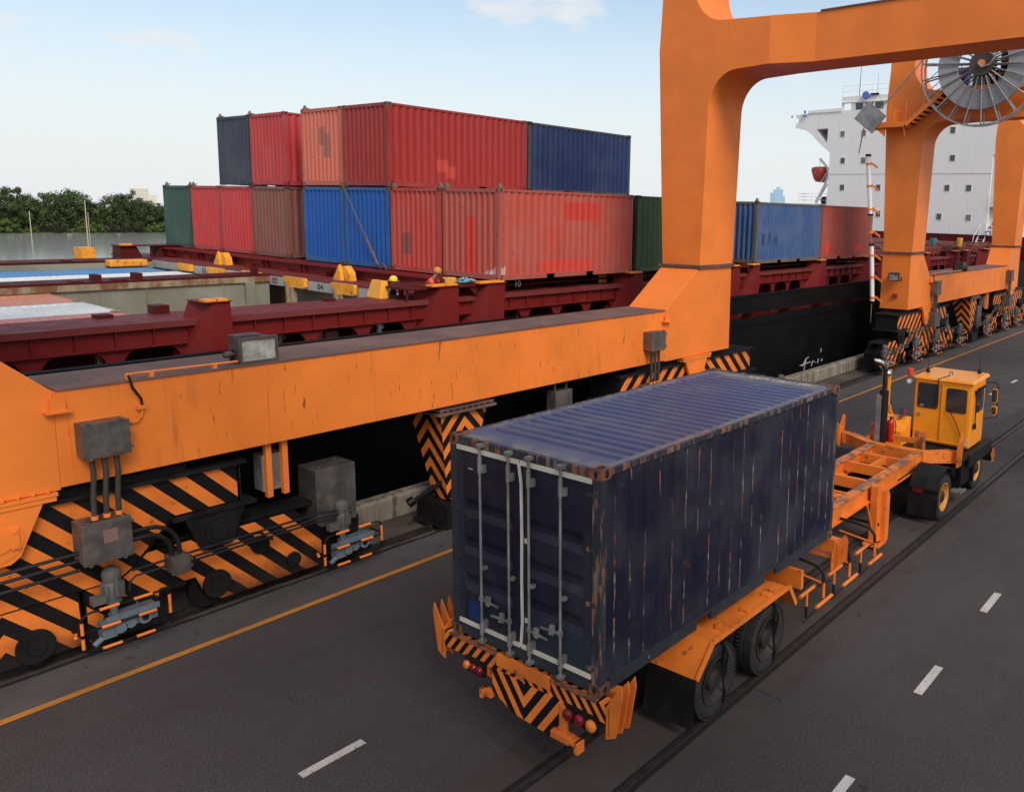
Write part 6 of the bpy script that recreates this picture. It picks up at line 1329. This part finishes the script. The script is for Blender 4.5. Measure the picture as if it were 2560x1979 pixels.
for k in range(6):
    rng = random.Random(20+k); h = rng.uniform(10, 14); w = rng.uniform(9, 13)
    m, cl_ = crown(rng, h, w, 40, 120, .27); mc = bpy.data.meshes.new('crown'); mc.from_pydata([tuple(v) for v in m.v], [], m.f); mc.materials.append(M_lf[k % 3])
    t = MB(); t.cyl((0, 0, -.5), (rng.uniform(-.3, .3), 0, h*.5), .30, .16, 7)
    for (x, y, z, r) in cl_[:9]: t.tube([(0, 0, h*.25), (x*.5, y*.5, z*.7), (x, y, z)], .07, 5)
    protos.append((m, t, h, M_lf[k % 3]))
pm = []
for (m, t, h, mt) in protos:
    a = m.build('crown', mt, None, fix=False); b = t.build('trunk', M_bark, None); pm.append((a, b, h))
used = set(); rng = random.Random(77)
spots = []
base = [(97, 17.5), (101.5, 16.8), (106, 16.2), (110.5, 13.6), (114.5, 14.8), (119.5, 15.3), (123.6, 15.0), (127, 15.6), (131, 11.5), (135.2, 10.6), (139, 12.0), (142.5, 14.8), (146.5, 15.8), (150.5, 14.0), (154.5, 11.0), (159, 9.4), (164, 10.2)]
for i, (x, ht) in enumerate(base): spots.append((x, 389+rng.uniform(-1, 5), ht, i % 6))
for i in range(26): spots.append((88+i*3.3+rng.uniform(-1, 1), 397+rng.uniform(0, 9), rng.uniform(8, 12.5), rng.randrange(6)))
for i in range(22): spots.append((167+i*7.5, 387+rng.uniform(0, 9)-i*.2, rng.uniform(8.5, 14.5), rng.randrange(6)))
for i in range(16): spots.append((92-i*7.5, 388+rng.uniform(0, 8), rng.uniform(9, 16), rng.randrange(6)))
for (x, y, ht, k) in spots:
    a, b, h = pm[k]; r = empty('mangrove_tree', (x, y, -1.6), (0, 0, rng.uniform(0, 6.28))); s = (ht+1.6-.4)/h/1.02; r.scale = (s*rng.uniform(.85, 1.1), s*.9, s)
    tag(r, 'bushy green tree standing in the dense row on the far river bank', 'tree', 'trees along the far river bank')
    for src in (a, b):
        if src not in used: used.add(src); o = src
        else: o = bpy.data.objects.new(src.name.split('.')[0], src.data); COL.objects.link(o)
        o.parent = r
for src in [q for p_ in pm for q in p_[:2]]:
    if src.parent is None: bpy.data.objects.remove(src)
# nipa palms / shrubs along the water
def frond(m, base, dirv, l, droop, w, n=5, seg=6):
    pts = []; d = Vector(dirv).normalized()
    for i in range(seg+1): t = i/seg; pts.append(Vector(base)+d*l*t+Vector((0, 0, -droop*t*t)))
    for i in range(seg):
        p, q = pts[i], pts[i+1]; tq = (q-p).normalized(); s = tq.cross(Vector((0, 0, 1))); s = s.normalized() if s.length > .01 else Vector((1, 0, 0)); ww = w*(1-abs(2*(i+.5)/seg-.9)*.6)
        for sg in (-1, 1): m.add([p, p+s*sg*ww+tq*.3*l/seg-Vector((0, 0, ww*.45)), q+s*sg*ww*.6-Vector((0, 0, ww*.3)), q], [(0,1,2,3)])
npm = []
for k in range(3):
    rng2 = random.Random(50+k); m = MB()
    for q in range(26): a = rng2.uniform(0, 6.28); e = rng2.uniform(.6, 1.35); frond(m, (rng2.uniform(-.6, .6), rng2.uniform(-.6, .6), 0), (math.cos(a)*math.cos(e), math.sin(a)*math.cos(e), math.sin(e)), rng2.uniform(3.5, 6), rng2.uniform(.6, 2.2), .35)
    npm.append(m)
M_nip = leaf_mat('nipa_fronds', (.045, .05, .03), (.10, .10, .065)); npo = [None]*3
for i in range(34):
    x = [100+rng.uniform(0, 62), 118+rng.uniform(-6, 4), 140+rng.uniform(-7, 9)][i % 3]; k = i % 3
    if npo[k] is None: npo[k] = npm[k].build('nipa_palm', M_nip, None, fix=False); o = npo[k]
    else: o = bpy.data.objects.new('nipa_palm', npo[k].data); COL.objects.link(o)
    o.location = (x, 384.6+rng.uniform(-.8, 2.4), -1.7); o.rotation_euler.z = rng.uniform(0, 6); s = rng.uniform(.7, 1.15); o.scale = (s, s, s); tag(o, 'low stemless palm leaning over the water at the foot of the far trees', 'palm', 'low palms at the water edge of the far bank')
shp = []
for k in range(2):
    m, _ = crown(random.Random(90+k), 3.4, 6.5, 20, 60, .24); shp.append(m)
sho = [None]*2
for i, (x, s) in enumerate(((99.5, 1.45), (103.0, 1.2), (129.5, 1.0), (131.5, 1.15), (133.8, .8), (152.5, .9), (156.5, 1.1), (160.5, 1.0), (163, 1.1), (110, .7), (126.5, .8))):
    k = i % 2
    if sho[k] is None: sho[k] = shp[k].build('shrub', M_lfl, None, fix=False); o = sho[k]
    else: o = bpy.data.objects.new('shrub', sho[k].data); COL.objects.link(o)
    o.location = (x, 385.2, -1.9); o.scale = (s, s, s); tag(o, 'pale green shrub at the water edge of the far bank', 'shrub', 'pale shrubs on the far bank')
# coconut palms behind
cpm = MB(); cpm.cyl((0, 0, 0), (.5, 0, 11), .22, .15, 7); M_cp = leaf_mat('coconut_fronds', (.05, .07, .035), (.08, .10, .05)); fr = MB(); rng3 = random.Random(8)
for q in range(17): a = 6.28*q/17+rng3.uniform(-.2, .2); e = rng3.uniform(-.2, 1.1); frond(fr, (.5, 0, 11), (math.cos(a)*math.cos(e), math.sin(a)*math.cos(e), math.sin(e)), rng3.uniform(2.2, 3.0), rng3.uniform(1, 2.2), .38)
c0 = None
for (x, y, s) in ((134.0, 410, 1.22), (138.6, 412, 1.15), (131.2, 405, 1.16), (157.6, 410, 1.12), (160.2, 405, 1.02), (163.0, 408, 1.18), (165.4, 404, 1.08)):
    r = empty('coconut_palm', (x, y, -1.6), (0, 0, rng.uniform(0, 6))); r.scale = (s, s, s); tag(r, 'distant coconut palm rising behind the bushy trees of the far bank', 'palm', 'coconut palms behind the far trees')
    if c0 is None: t0 = cpm.build('trunk', M_bark, r); f0 = fr.build('crown', M_cp, r, fix=False); c0 = True
    else:
        for src in (t0, f0): o = bpy.data.objects.new(src.name.split('.')[0], src.data); COL.objects.link(o); o.parent = r
M_pole = plain('pale_weathered_post', (.48, .40, .29), .8)
for (x, y, h, r_, lb) in ((106.3, 372, 8.4, .17, 'weathered pole standing in the water at the left, before the trees'), (124.9, 372, 12.8, .20, 'tallest pale pole standing in the water, before the middle of the trees'), (126.0, 373, 8.3, .12, 'thin short pole just right of the tallest one')):
    m = MB(); m.cyl((0, 0, -2.5), (.05, 0, h), r_, r_*.8, 10); m.cyl((0, 0, -2.4), (0, 0, -.2), r_*1.15, r_*1.1, 10); o = m.build('mooring_pole', M_pole, None); o.location = (x, y, -2+.4 if False else -1.9); tag(o, lb, 'pole')
def tower(x, y, w, h, wallm, label, steps=(1.,), dark=(.3, .36, .42), nfl=24, tall=0):
    r = empty('apartment_tower', (x, y, -1)); tag(r, label, 'building'); rot = math.atan2(y, x); r.rotation_euler.z = rot
    m = MB(); m.box(-w*.3, w*.3, -w/2, w/2, 0, h)
    for i, (a, b, hh) in enumerate(steps if isinstance(steps[0], tuple) else ()): m.box(-w*.28, w*.28, w*a, w*b, 0, h*hh)
    m.build('wall', wallm, r)
    m = MB(); wm = plain('hazy_window_'+str(int(x)), dark, .4)
    for f_ in range(nfl): z = h*(f_+.3)/nfl; m.box(-w*.3-.15, -w*.3, -w*.45, w*.45, z, z+h/nfl*.35)
    m.build('window_band', wm, r)
    m = MB(); m.box(-w*.12, w*.12, -w*.2, w*.2, h, h*1.05+2); m.build('roof_house', wallm, r)
cw = plain('hazy_pale_wall', (.66, .68, .70), .8, var=.03); cb = plain('hazy_blue_glass', (.36, .55, .72), .3, var=.05); cy = plain('hazy_cream_wall', (.72, .66, .52), .8, var=.03)  # distance haze is put into these pale wall and window colours
def far(px_dir, dist): return (px_dir[0]*dist, px_dir[1]*dist)
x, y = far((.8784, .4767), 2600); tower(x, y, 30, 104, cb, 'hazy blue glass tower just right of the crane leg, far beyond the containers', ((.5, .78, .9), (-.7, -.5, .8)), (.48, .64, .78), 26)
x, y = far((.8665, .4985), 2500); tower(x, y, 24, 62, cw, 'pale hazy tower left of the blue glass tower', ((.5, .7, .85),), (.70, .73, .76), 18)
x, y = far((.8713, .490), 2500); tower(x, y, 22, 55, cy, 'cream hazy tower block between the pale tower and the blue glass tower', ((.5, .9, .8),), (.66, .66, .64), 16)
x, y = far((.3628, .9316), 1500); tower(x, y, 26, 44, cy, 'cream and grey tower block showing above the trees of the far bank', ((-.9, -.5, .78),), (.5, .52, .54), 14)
